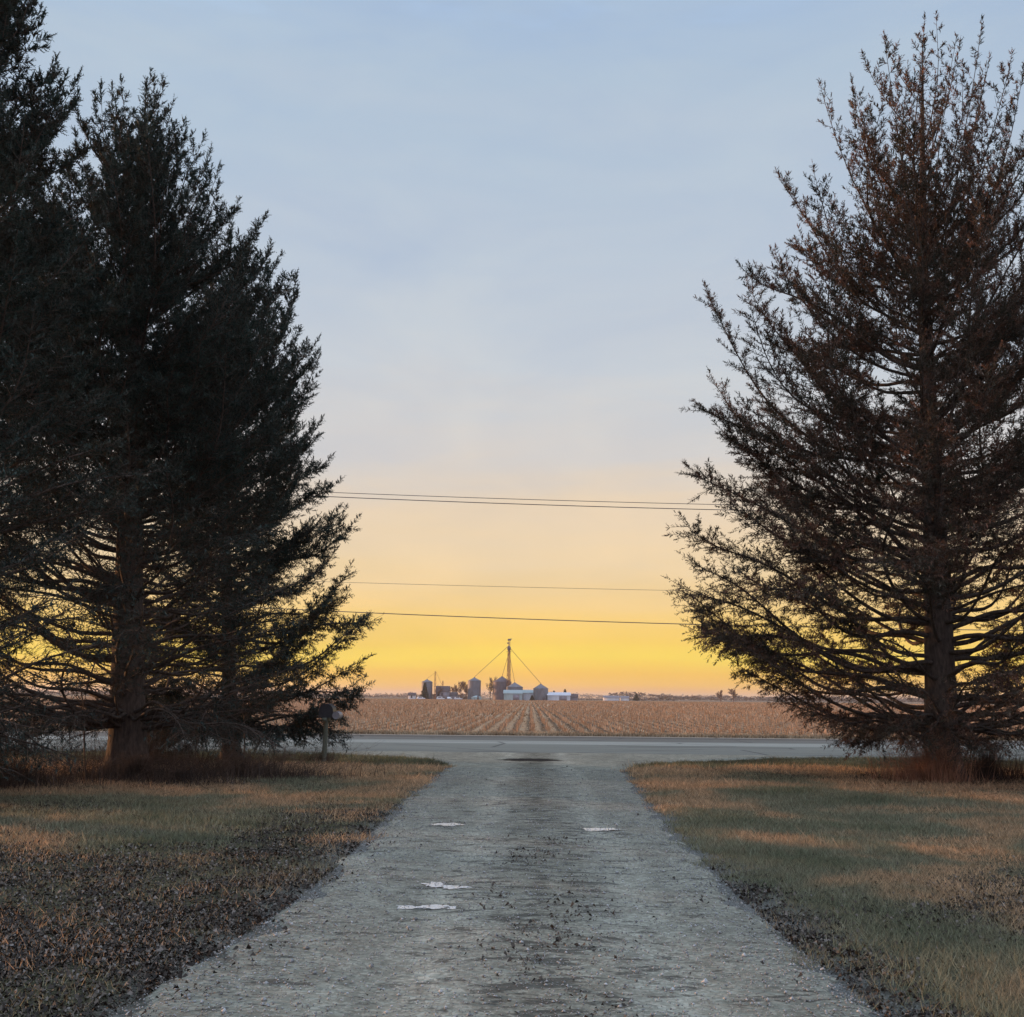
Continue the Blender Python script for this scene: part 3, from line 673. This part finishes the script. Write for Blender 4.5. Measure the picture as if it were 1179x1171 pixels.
def sapling(label, x, y, h, seed, r=.018):
    g = np.random.default_rng(seed); S0 = []; S1 = []; r0 = []; r1 = []
    def grow(p, d, L, r, lv):
        n = 5
        for i in range(n):
            d = unit(d + g.normal(0, .10, 3) + np.array([0, 0, .04])); q = p + d * L / n
            S0.append(p); S1.append(q); r0.append(r * (1 - .8*i/n)); r1.append(r * (1 - .8*(i+1)/n)); p = q
            if lv < 3 and i > 0:
                for _ in range(2 if lv else 2):
                    a = g.uniform(0, 6.28); grow(p, unit(d + .9 * np.array([math.cos(a), math.sin(a), g.uniform(-.1, .3)])), L * g.uniform(.25, .4), r * .4, lv + 1)
    grow(np.zeros(3), np.array([0, 0, 1.]), h, r, 0)
    root = empty('sapling', (x, y, float(zg(x, y)))); mb = MB()
    mb.tubes(np.array(S0), np.array(S1), np.array(r0), np.array(r1), 4); mb.build('stems', M['twig'], root)
    return tag(root, label, 'sapling', 'thin bare saplings under the left spruces')
sapling('thin bare sapling left of the thick trunk', -8.0, 20.2, 3.4, 41)
sapling('thin bare sapling nearest the left edge of the photo', -9.4, 19.8, 2.9, 42)
sapling('thin bare sapling between the thick and the slender left trunks', -6.3, 24.6, 2.8, 43, .02)

# ------------------------------------------------------------------ mailbox
mbx = tag(empty('mailbox', (-4.92, 26.8, float(zg(-4.92, 26.8)))), 'black mailbox and grey newspaper tube on a leaning wooden post by the left spruce', 'mailbox')
m = MB(); m.tubes([[0, 0, -.1]], [[.02, .02, 1.35]], [.058], [.055], 8); m.box((.0, .1, 1.02), (.09, .62, .09)); m.build('post', M['post'], mbx)
def mailshell(cx, cy, cz, w, h, l):
    n = 12; pr = [(-w/2, 0), (w/2, 0)] + [(w/2*math.cos(a), h - w/2 + w/2*math.sin(a)) for a in np.linspace(0, math.pi, n)]
    k = len(pr); V = [(cx + p[0], cy - l/2, cz + p[1]) for p in pr] + [(cx + p[0], cy + l/2, cz + p[1]) for p in pr]
    m = MB(); m.add(V, [[i, (i+1) % k, (i+1) % k + k, i + k] for i in range(k)])
    V0 = V[:k]; V1 = V[k:]
    m.add(V0 + [(cx, cy - l/2, cz + h/2)], [[(i+1) % k, i, k] for i in range(k)]); m.add(V1 + [(cx, cy + l/2, cz + h/2)], [[i, (i+1) % k, k] for i in range(k)])
    return m
bx = mailshell(0.02, .16, 1.065, .34, .33, .5).build('box', M['box_black'], mbx)
m = MB(); m.box((0.02, .425, 1.22), (.30, .012, .26)); m.build('door', M['box_black'], bx)
m = MB(); m.tubes([[.27, -.12, 1.12]], [[.27, .34, 1.12]], [.09], [.09], 12); m.tubes([[.27, -.12, 1.12]], [[.27, -.118, 1.12]], [.09], [.002], 12); m.build('newspaper_tube', M['tube_grey'], mbx)
m = MB(); m.box((-.165, .1, 1.3), (.012, .05, .16)); m.build('flag', M['rust'], mbx)

# ------------------------------------------------------------------ overhead wires on the far side of the road
def wire(zc, y, sag, x0, label, r):
    xs_ = np.arange(-95, 96, 2.5); z = zc + sag * ((xs_ - x0) / 45.0) ** 2
    P = np.stack([xs_, np.full_like(xs_, y), z], 1); mb = MB(); mb.tubes(P[:-1], P[1:], r, r, 6)
    tag(mb.build('power_line', M['wire']), label, 'wire', 'overhead wires beyond the road')
wire(9.72, 46.5, 1.15, 22, 'upper of the two close wires high over the road', .014)
wire(9.50, 46.6, 1.25, 22, 'lower and thicker of the two close wires high over the road', .018)
wire(6.02, 46.4, .75, 22, 'thin faint wire alone in the middle of the four', .008)
wire(4.56, 46.5, 1.25, 22, 'lowest and darkest wire just above the farm tower', .019)

# ------------------------------------------------------------------ farmstead
D0 = 600.0
def grain_bin(label, x, y, w, eave, peak, mt='galv', group='round steel grain bins on the farm'):
    r = w / 2; root = tag(empty('grain_bin', (x, y, 0)), label, 'grain bin', group)
    m = MB(); prof = []
    for k in range(int(eave / .6) + 1): prof += [(r, k * .6), (r + .035, k * .6 + .3)]
    prof = [p for p in prof if p[1] < eave] + [(r, eave)]
    m.lathe(prof, n=40); m.build('wall', M[mt], root, smooth=False)
    m = MB(); m.lathe([(r + .18, eave - .05), (r + .18, eave + .05), (r * .12, peak - .35)], n=40); rf = m.build('roof', M[mt], root)
    for k in range(20):
        pass
    m = MB(); m.lathe([(r * .12, peak - .4), (r * .12, peak - .1), (.05, peak)], n=16); m.build('cap', M['galv_dark'], rf)
    m = MB(); m.box((r * .35, -r * .96, 1.2), (.9, .3, 1.9)); m.build('door', M['galv_dark'], root)
    m = MB(); m.tubes([[-.3 - r*.3, -r*.99, .3], [.1 - r*.3, -r*.99, .3]], [[-.3 - r*.3, -r*.99, eave], [.1 - r*.3, -r*.99, eave]], .04, .04, 4); m.build('ladder', M['galv_dark'], root)
    return root
grain_bin('grey grain bin at the left end of the farm behind a dark evergreen', -55.8, 600, 5.9, 9.3, 11.0)
grain_bin('tall narrow grain bin standing alone with a bright left edge', -30.2, 600, 7.0, 10.2, 12.2)
grain_bin('widest and darkest grain bin left of the tower foot', -15.4, 606, 10.2, 9.8, 12.9, 'galv_dark')
grain_bin('grain bin half hidden behind the pale green shed', -8.4, 598, 8.8, 7.0, 9.6)
grain_bin('short wide grain bin right of the tower between two pale sheds', 5.6, 594, 7.9, 6.3, 9.0)
grain_bin('small low hopper bin in front of the tall narrow bin', -28.4, 588, 5.4, 1.4, 2.7, 'shed_green', None)

def shed(label, x, y, w, d, eave, ridge, wm, rm, name='machine_shed', door=True, rot=0, windows=0, cat='shed'):
    root = tag(empty(name, (x, y, 0), rot), label, cat)
    m = MB(); hw, hd = w/2, d/2
    m.add([(-hw,-hd,0),(hw,-hd,0),(hw,hd,0),(-hw,hd,0),(-hw,-hd,eave),(hw,-hd,eave),(hw,hd,eave),(-hw,hd,eave)], [[0,1,5,4],[1,2,6,5],[2,3,7,6],[3,0,4,7]])
    m.add([(-hw,-hd,eave),(-hw,hd,eave),(-hw,0,ridge),(hw,-hd,eave),(hw,hd,eave),(hw,0,ridge)], [[0,2,1],[3,4,5]]); m.build('wall', M[wm], root)
    m = MB(); o = .35; t = .12
    for s in (-1, 1):
        sl = (ridge - eave) / hd; ye = s * (hd + o); ze = eave - o * sl
        m.add([(-hw-o, ye, ze+.02),(hw+o, ye, ze+.02),(hw+o, 0, ridge+.02),(-hw-o, 0, ridge+.02),(-hw-o, ye, ze+t),(hw+o, ye, ze+t),(hw+o, 0, ridge+t),(-hw-o, 0, ridge+t)],
              [[0,1,2,3],[4,5,6,7],[0,1,5,4],[0,3,7,4],[1,2,6,5]])
    rf = m.build('roof', M[rm], root)
    if door: m = MB(); m.box((w*.18, -hd-.05, eave*.42), (min(4, w*.35), .1, eave*.84)); m.build('door', M['siding'], root)
    for k in range(windows):
        m = MB(); m.box((-hw + (k + .7) * w / (windows + .4), -hd-.04, eave*.6), (.9, .08, 1.3)); m.build('window', M['glass'], root)
    return root
shed('pale green machine shed in front of the tower foot', -8.9, 580, 9.4, 14, 3.6, 5.3, 'shed_green', 'shed_green')
shed('pale shed between the tower and the short wide bin', -1.0, 604, 7.0, 10, 4.0, 5.6, 'shed_white', 'shed_green', door=False)
shed('long low white shed at the right end of the farm', 15.2, 596, 12.0, 12, 2.9, 4.4, 'shed_white', 'roof_white')
shed('small grey lean shed just right of the long white one', 23.4, 600, 4.2, 6, 2.0, 3.6, 'siding', 'shingle', door=False)
shed('grey farmhouse between the bare trees and the left bin', -47.2, 602, 7.0, 8, 4.6, 7.2, 'siding', 'shingle', 'farmhouse', windows=3, cat='house')
shed('low dark lean shed beside the farmhouse', -42.2, 604, 5.0, 6, 2.6, 4.0, 'siding', 'shingle', door=False)
shed('small white house far out left of the farm', -68.0, 640, 4.0, 5, 2.2, 3.6, 'white', 'shingle', 'farmhouse', windows=1, door=False, cat='house')
shed('long pale building in the distance right of the farm', 58, 800, 11, 9, 2.0, 3.4, 'shed_white', 'siding', 'farm_building', door=False, cat='building')
shed('short white building in the distance right of the long pale one', 68, 805, 6, 7, 2.0, 3.2, 'white', 'siding', 'farm_building', door=False, cat='building')

def grain_leg(label, x, y, h, w, spouts, head=True):
    root = tag(empty('grain_elevator', (x, y, 0)), label, 'grain elevator')
    m = MB(); S0 = []; S1 = []
    for sx in (-1, 1):
        for sy in (-1, 1): S0.append([sx*w, sy*w, 0]); S1.append([sx*w*.55, sy*w*.55, h*.82])
    nz = int(h / 3.2)
    for k in range(nz):
        za, zb = k*h*.82/nz, (k+1)*h*.82/nz; wa, wb = w*(1-.45*k/nz), w*(1-.45*(k+1)/nz)
        for (ax_, ay, bx_, by) in ((-1,-1,1,-1),(1,-1,1,1),(1,1,-1,1),(-1,1,-1,-1)):
            S0 += [[ax_*wa, ay*wa, za], [ax_*wa, ay*wa, za]]; S1 += [[bx_*wb, by*wb, zb], [bx_*wa, by*wa, za]]
    m.tubes(S0, S1, .11 if head else .07, .11 if head else .07, 4); m.build('frame', M['rust'], root)
    m = MB(); c_ = .4 if head else .12
    m.box((-.15, 0, h*.48), (c_, c_, h*.96))
    if head: m.box((.42, 0, h*.48), (.36, .36, h*.96)); m.build('casing', M['rust'], root)
    if head:
        m = MB(); m.box((.1, 0, h*.985), (1.7, 1.1, 1.0)); m.box((.9, 0, h*.998), (1.4, .5, .35)); m.build('head', M['galv_dark'], root)
        m = MB(); m.lathe([(.25, h*.80), (1.0, h*.825), (1.0, h*.86), (.3, h*.885)], n=12); m.box((0, 0, h*.79), (2.6, 2.6, .12)); m.build('distributor', M['galv_dark'], root)
        m = MB(); m.box((-.7, 0, h*.93), (.7, .8, .7)); m.build('platform', M['galv_dark'], root)
    for (tx, ty, tz, z0) in spouts:
        m = MB(); m.tubes([[0, 0, z0]], [[tx - x, ty - y, tz]], .13 if head else .07, .13 if head else .07, 6); m.build('spout', M['rust'], root)
    return root
grain_leg('tall rusty grain elevator tower with sloping spouts above the bins', -11.7, 602, 33.0, 1.15,
          [(-30.2, 600, 12.3, 29.5), (5.6, 594, 9.1, 28.6), (-15.4, 606, 12.9, 26.0), (-8.4, 598, 9.7, 26.0), (-12.8, 603, 10, 27)])
grain_leg('thin pale elevator mast right of the leftmost bin', -51.6, 602, 18.5, .5, [(-55.8, 600, 11.2, 14.5), (-47.6, 602, 7.5, 15.5)], head=False)
grain_leg('short thin mast above the farmhouse roof', -47.8, 607, 12.5, .4, [], head=False)

def bare_tree(label, x, y, h, seed, spread=.8, cat='tree', rad=.28, mt='bare', depth=4):
    g = np.random.default_rng(seed); S0 = []; S1 = []; r0 = []; r1 = []; lv_ = []
    def grow(p, d, L, r, lv):
        n = 4
        for i in range(n):
            d = unit(d + g.normal(0, .13, 3) + np.array([0, 0, .05])); q = p + d * L / n
            S0.append(p); S1.append(q); r0.append(r * (1 - .55*i/n)); r1.append(r * (1 - .55*(i+1)/n)); lv_.append(lv); p = q
            if lv < depth and i > 0:
                for _ in range(2 if lv > 0 else 3):
                    a = g.uniform(0, 6.28); grow(p, unit(d + spread * np.array([math.cos(a), math.sin(a), g.uniform(0, .5)])), L * g.uniform(.4, .62), max(r * .5, .035), lv + 1)
    grow(np.zeros(3), np.array([0, 0, 1.]), h * .55, rad, 0)
    S0, S1, r0, r1, lv_ = map(np.array, (S0, S1, r0, r1, lv_))
    sc = h / max(S1[:, 2].max(), .1); S0, S1 = S0 * sc, S1 * sc
    root = empty('bare_tree', (x, y, 0)); k = lv_ == 0
    m = MB(); m.tubes(S0[k], S1[k], r0[k], r1[k], 6); m.build('trunk', M[mt], root)
    m = MB(); m.tubes(S0[~k], S1[~k], r0[~k], r1[~k], 3); m.build('crown', M[mt], root)
    return tag(root, label, cat, 'leafless trees round the farm')
bare_tree('bare reddish tree between the tall narrow bin and the widest bin', -21.8, 608, 13.2, 51)
bare_tree('tallest of the bare trees left of the tall narrow bin', -37.6, 612, 10.5, 52)
bare_tree('bare tree touching the left side of the tall narrow bin', -34.9, 614, 9.8, 53)
bare_tree('broad low bare tree right of the farmhouse', -41.2, 610, 8.8, 54)
bare_tree('small bare tree just right of the leftmost bin', -50.4, 598, 8.2, 55, depth=3)
bare_tree('lone small bare tree left of the farm', -63.8, 700, 5.2, 56, depth=3)
bare_tree('tiny bare tree farther out left of the farm', -76, 700, 4.8, 57, depth=3)
bare_tree('bare tree left of the distant clump behind the right spruce', 99, 580, 6.5, 58, spread=1.0)
bare_tree('bare tree right of the distant clump behind the right spruce', 106, 582, 7.5, 59, spread=1.0)

def evergreen(label, x, y, h, w, seed):
    g = np.random.default_rng(seed); root = tag(empty('evergreen_tree', (x, y, 0)), label, 'evergreen')
    m = MB(); m.tubes([[0, 0, 0]], [[0, 0, h*.9]], [.18], [.03], 6); m.build('trunk', M['bark'], root)
    n = 2600; z = h * (.06 + .94 * g.random(n) ** 1.3); a = g.uniform(0, 6.28, n); r = w/2 * (1 - z/h) ** .8 * np.sqrt(g.random(n)) * (.8 + .4*vnoise(a*2, z, 1, seed))
    P = np.stack([r*np.cos(a), r*np.sin(a), z], 1); T = P[:, None] + g.normal(0, .22, (n, 3, 3))
    m = MB(); m.add(T.reshape(-1, 3), np.arange(n*3).reshape(-1, 3)); m.build('crown', M['needle_green'], root); return root
evergreen('dark evergreen in front of the leftmost grain bin', -56.2, 592, 8.6, 5.4, 61)
evergreen('small dark evergreen behind the long white shed', 19.0, 608, 6.0, 3.8, 62)
evergreen('low dark cedar behind the left half of the long white shed', 13.0, 610, 5.1, 4.2, 63)
evergreen('dark round cedar by the distant white buildings', 76, 800, 5.0, 5.0, 64)
evergreen('low cedar in front of the gap between shed and short wide bin', 1.0, 590, 2.4, 2.4, 65)

def vehicle(label, x, y, rz, h=1.5, col='white'):
    root = tag(empty('parked_car', (x, y, 0), rz), label, 'car', 'white cars parked at the farm')
    m = MB(); L, W = 4.4, 1.8
    pr = [(-2.2,.35),(2.2,.35),(2.2,.8),(1.2,.9),(.6,h),(-1.5,h),(-2.1,.95)]
    k = len(pr); V = [(p[0], -W/2, p[1]) for p in pr] + [(p[0], W/2, p[1]) for p in pr]
    m.add(V, [[i, (i+1) % k, (i+1) % k + k, i + k] for i in range(k)])
    for off in (0, k): m.add([V[off+i] for i in range(k)], [[0,1,2],[0,2,3],[0,3,6],[3,4,5],[3,5,6]])
    m.build('body', M[col], root)
    m = MB(); m.box((-.4, 0, h*.78), (1.7, W+.03, h*.26)); m.build('window', M['glass'], root)
    for sx in (-1.4, 1.4):
        for sy in (-1, 1):
            m = MB(); m.tubes([[sx, sy*.75, .33]], [[sx, sy*.93, .33]], .33, .33, 12); m.build('wheel', M['black'], root)
    return root
vehicle('white car parked in front of the farmhouse', -47.4, 588, .1, 1.7)
vehicle('white car parked below the bare trees, right of the farmhouse', -42.6, 589, 1.4)
vehicle('white car parked nearest the tall narrow bin', -38.2, 590, .2)
vehicle('white car parked below the leftmost bin', -57.6, 586, .3)

# ------------------------------------------------------------------ distant woods (real strips of bare crowns)
def woods(y, x0, x1, h, seed, n, name='far_woods', dep=60, blob=1.0):
    g = np.random.default_rng(seed); x = g.uniform(x0, x1, n); yy = y + g.uniform(0, dep, n); z = h * g.random(n) * (.45 + .9 * vnoise(x, x*0, h * 9, seed) ** 1.3)
    s = h * .22 * blob
    T = np.stack([x, yy, z], 1)[:, None] + g.normal(0, 1, (n, 3, 3)) * np.array([s * 1.6, s, s * .8]); T[..., 2] = np.maximum(T[..., 2], -.5)
    m = MB(); m.add(T.reshape(-1, 3), np.arange(n*3).reshape(-1, 3)); return m
m = woods(3800, -3200, 3200, 15, 71, 9000); tag(m.build('far_woods', M['woods']), 'purple grey woods along the whole horizon', 'woods', kind='stuff')
m = woods(1500, 110, 900, 7.5, 72, 6000, blob=.8); tag(m.build('far_woods', M['woods']), 'brown strip of woods beyond the field on the right', 'woods', kind='stuff')
m = woods(1300, -900, -105, 4.2, 73, 7000, blob=.8); tag(m.build('far_woods', M['woods']), 'dark hedgerow beyond the field on the left', 'woods', kind='stuff')
m = woods(900, 30, 120, 2.2, 74, 900, blob=.8); tag(m.build('far_hedge', M['woods']), 'low scrub round the distant white buildings', 'hedge', kind='stuff')
m = woods(640, -70, -34, 2.6, 75, 900, dep=15, blob=.8); tag(m.build('farm_scrub', M['woods']), 'low scrub behind the farmhouse and bins', 'hedge', kind='stuff')

# ------------------------------------------------------------------ sky, sun, camera
w = bpy.data.worlds.new('World'); bpy.context.scene.world = w; w.use_nodes = True
nt = w.node_tree; bg = nt.nodes['Background']; out = nt.nodes['World Output']
def lin(r, g, b_): return tuple(((c/255+.055)/1.055)**2.4 if c > 10 else c/255/12.92 for c in (r, g, b_))
tc = nt.nodes.new('ShaderNodeTexCoord'); sep = nt.nodes.new('ShaderNodeSeparateXYZ'); nt.links.new(tc.outputs['Generated'], sep.inputs[0])
el = mathn(nt, 'MULTIPLY', mathn(nt, 'ARCSINE', sep.outputs['Z']), 180/math.pi)
mp = nt.nodes.new('ShaderNodeMapping'); mp.inputs['Scale'].default_value = (1.2, 1.2, 7); nt.links.new(tc.outputs['Generated'], mp.inputs[0])
nz = noise(nt, mp.outputs[0], 2.2, 5, .55, .4)
elw = mathn(nt, 'ADD', el, mathn(nt, 'MULTIPLY', mathn(nt, 'MULTIPLY', mathn(nt, 'SUBTRACT', nz, .5), el), .55))
mp3 = nt.nodes.new('ShaderNodeMapping'); mp3.inputs['Scale'].default_value = (1.0, 1.0, 26); nt.links.new(tc.outputs['Generated'], mp3.inputs[0])
nz3 = noise(nt, mp3.outputs[0], 2.0, 3, .5)
elw = mathn(nt, 'ADD', elw, mathn(nt, 'MULTIPLY', mathn(nt, 'SUBTRACT', nz3, .5), 1.2))
t = mathn(nt, 'DIVIDE', mathn(nt, 'ADD', elw, 2), 92)
S = lambda e: (e + 2) / 92
sky = ramp(nt, t, [(0, lin(205,150,115)), (S(-.1), lin(246,172,92)), (S(.5), lin(254,194,80)), (S(1.3), lin(253,201,82)), (S(2.0), lin(255,221,90)), (S(2.7), lin(252,211,100)),
                   (S(3.6), lin(251,210,118)), (S(5), lin(247,211,148)), (S(7), lin(241,214,174)), (S(9.3), lin(233,212,186)), (S(12), lin(213,209,207)), (S(16), lin(200,207,216)), (S(22), lin(190,202,217)), (S(30), lin(180,198,217)), (S(42), lin(158,186,222)), (1, lin(165,182,205))])
# away from the glow the low sky turns mauve and blue
an = math.radians(90 + 25)
dot = mathn(nt, 'ADD', mathn(nt, 'MULTIPLY', sep.outputs['X'], math.cos(an)), mathn(nt, 'MULTIPLY', sep.outputs['Y'], math.sin(an)))
back = ramp(nt, t, [(0, lin(120,120,130)), (S(0), lin(140,140,160)), (S(6), lin(170,150,165)), (S(14), lin(175,175,195)), (S(35), lin(165,180,205)), (1, lin(165,182,205))])
fb_ = ramp(nt, mathn(nt, 'ADD', mathn(nt, 'MULTIPLY', dot, .5), .5), [(.35, (0, 0, 0)), (.72, (1, 1, 1))])
sky = mixc(nt, fb_, back, sky)
mp2 = nt.nodes.new('ShaderNodeMapping'); mp2.inputs['Scale'].default_value = (1.5, 1.5, 4); nt.links.new(tc.outputs['Generated'], mp2.inputs[0])
cl = noise(nt, mp2.outputs[0], 3.2, 6, .55, .6)
sky = mixc(nt, 1.0, sky, ramp(nt, cl, [(.3, (.92, .94, .98)), (.7, (1.05, 1.035, 1.0))]), 'MULTIPLY')
hi = ramp(nt, t, [(0, (0, 0, 0)), (S(34), (0, 0, 0)), (S(60), (1, 1, 1)), (1, (1, 1, 1))])
bk = mathn(nt, 'MULTIPLY', mathn(nt, 'SUBTRACT', 1.0, fb_), .8)
bst = mathn(nt, 'ADD', 1.0, mathn(nt, 'ADD', mathn(nt, 'MULTIPLY', hi, 1.0), bk))  # added fill: sky brightened overhead and behind the camera
vm = nt.nodes.new('ShaderNodeVectorMath'); vm.operation = 'SCALE'; nt.links.new(sky, vm.inputs[0]); nt.links.new(bst, vm.inputs['Scale']); sky = vm.outputs[0]
nt.links.new(sky, bg.inputs['Color']); bg.inputs['Strength'].default_value = .97
ns = nt.nodes.new('ShaderNodeTexSky'); ns.sky_type = 'NISHITA'; ns.sun_disc = False; ns.sun_elevation = R(SUN_EL); ns.sun_rotation = R(-SUN_AZ)
bg2 = nt.nodes.new('ShaderNodeBackground'); nt.links.new(mixc(nt, 1.0, ns.outputs[0], (.2, .2, .2), 'MULTIPLY'), bg2.inputs['Color']); bg2.inputs['Strength'].default_value = .05
ad = nt.nodes.new('ShaderNodeAddShader'); nt.links.new(bg.outputs[0], ad.inputs[0]); nt.links.new(bg2.outputs[0], ad.inputs[1]); nt.links.new(ad.outputs[0], out.inputs['Surface'])

m, hn, hb = mat('thin morning haze'); hn.nodes.remove(hb)
pv = hn.nodes.new('ShaderNodeVolumePrincipled'); pv.inputs['Color'].default_value = (.96, .86, .74, 1); pv.inputs['Density'].default_value = .00013; pv.inputs['Anisotropy'].default_value = .2
hn.links.new(pv.outputs[0], hn.nodes['Material Output'].inputs['Volume'])
mb = MB(); mb.box((0, 5850, 24), (18400, 12500, 51)); tag(mb.build('haze', m), 'thin pale haze lying over the whole plain', 'haze', kind='stuff')
from mathutils import Vector, Matrix
sl = bpy.data.lights.new('sun', 'SUN'); sl.energy = 5.0; sl.angle = R(.6); sl.color = (1.0, .50, .23)
so = bpy.data.objects.new('sun', sl); C.objects.link(so)
sd = Vector((-math.sin(R(SUN_AZ)) * math.cos(R(SUN_EL)), math.cos(R(SUN_AZ)) * math.cos(R(SUN_EL)), math.sin(R(SUN_EL))))
so.rotation_euler = sd.to_track_quat('Z', 'Y').to_euler()

pitch, yaw, roll = R(9.76), R(1.03), R(.55)
F = Vector((-math.sin(yaw)*math.cos(pitch), math.cos(yaw)*math.cos(pitch), math.sin(pitch)))
R0 = Vector((math.cos(yaw), math.sin(yaw), 0)); U0 = R0.cross(F)
RR_ = R0*math.cos(roll) + U0*math.sin(roll); UU = -R0*math.sin(roll) + U0*math.cos(roll)
cam = bpy.data.cameras.new('camera'); cam.sensor_width = 36; cam.lens = 1264/1179*36; cam.clip_end = 30000; cam.clip_start = .1
co = bpy.data.objects.new('camera', cam); C.objects.link(co)
co.matrix_world = Matrix(((RR_.x, UU.x, -F.x, 0), (RR_.y, UU.y, -F.y, 0), (RR_.z, UU.z, -F.z, 1.6), (0, 0, 0, 1)))
sc = bpy.context.scene; sc.camera = co
sc.view_settings.view_transform = 'Standard'; sc.view_settings.look = 'None'; sc.view_settings.exposure = 0; sc.view_settings.gamma = 1
sc.cycles.max_bounces = 5; sc.cycles.diffuse_bounces = 3
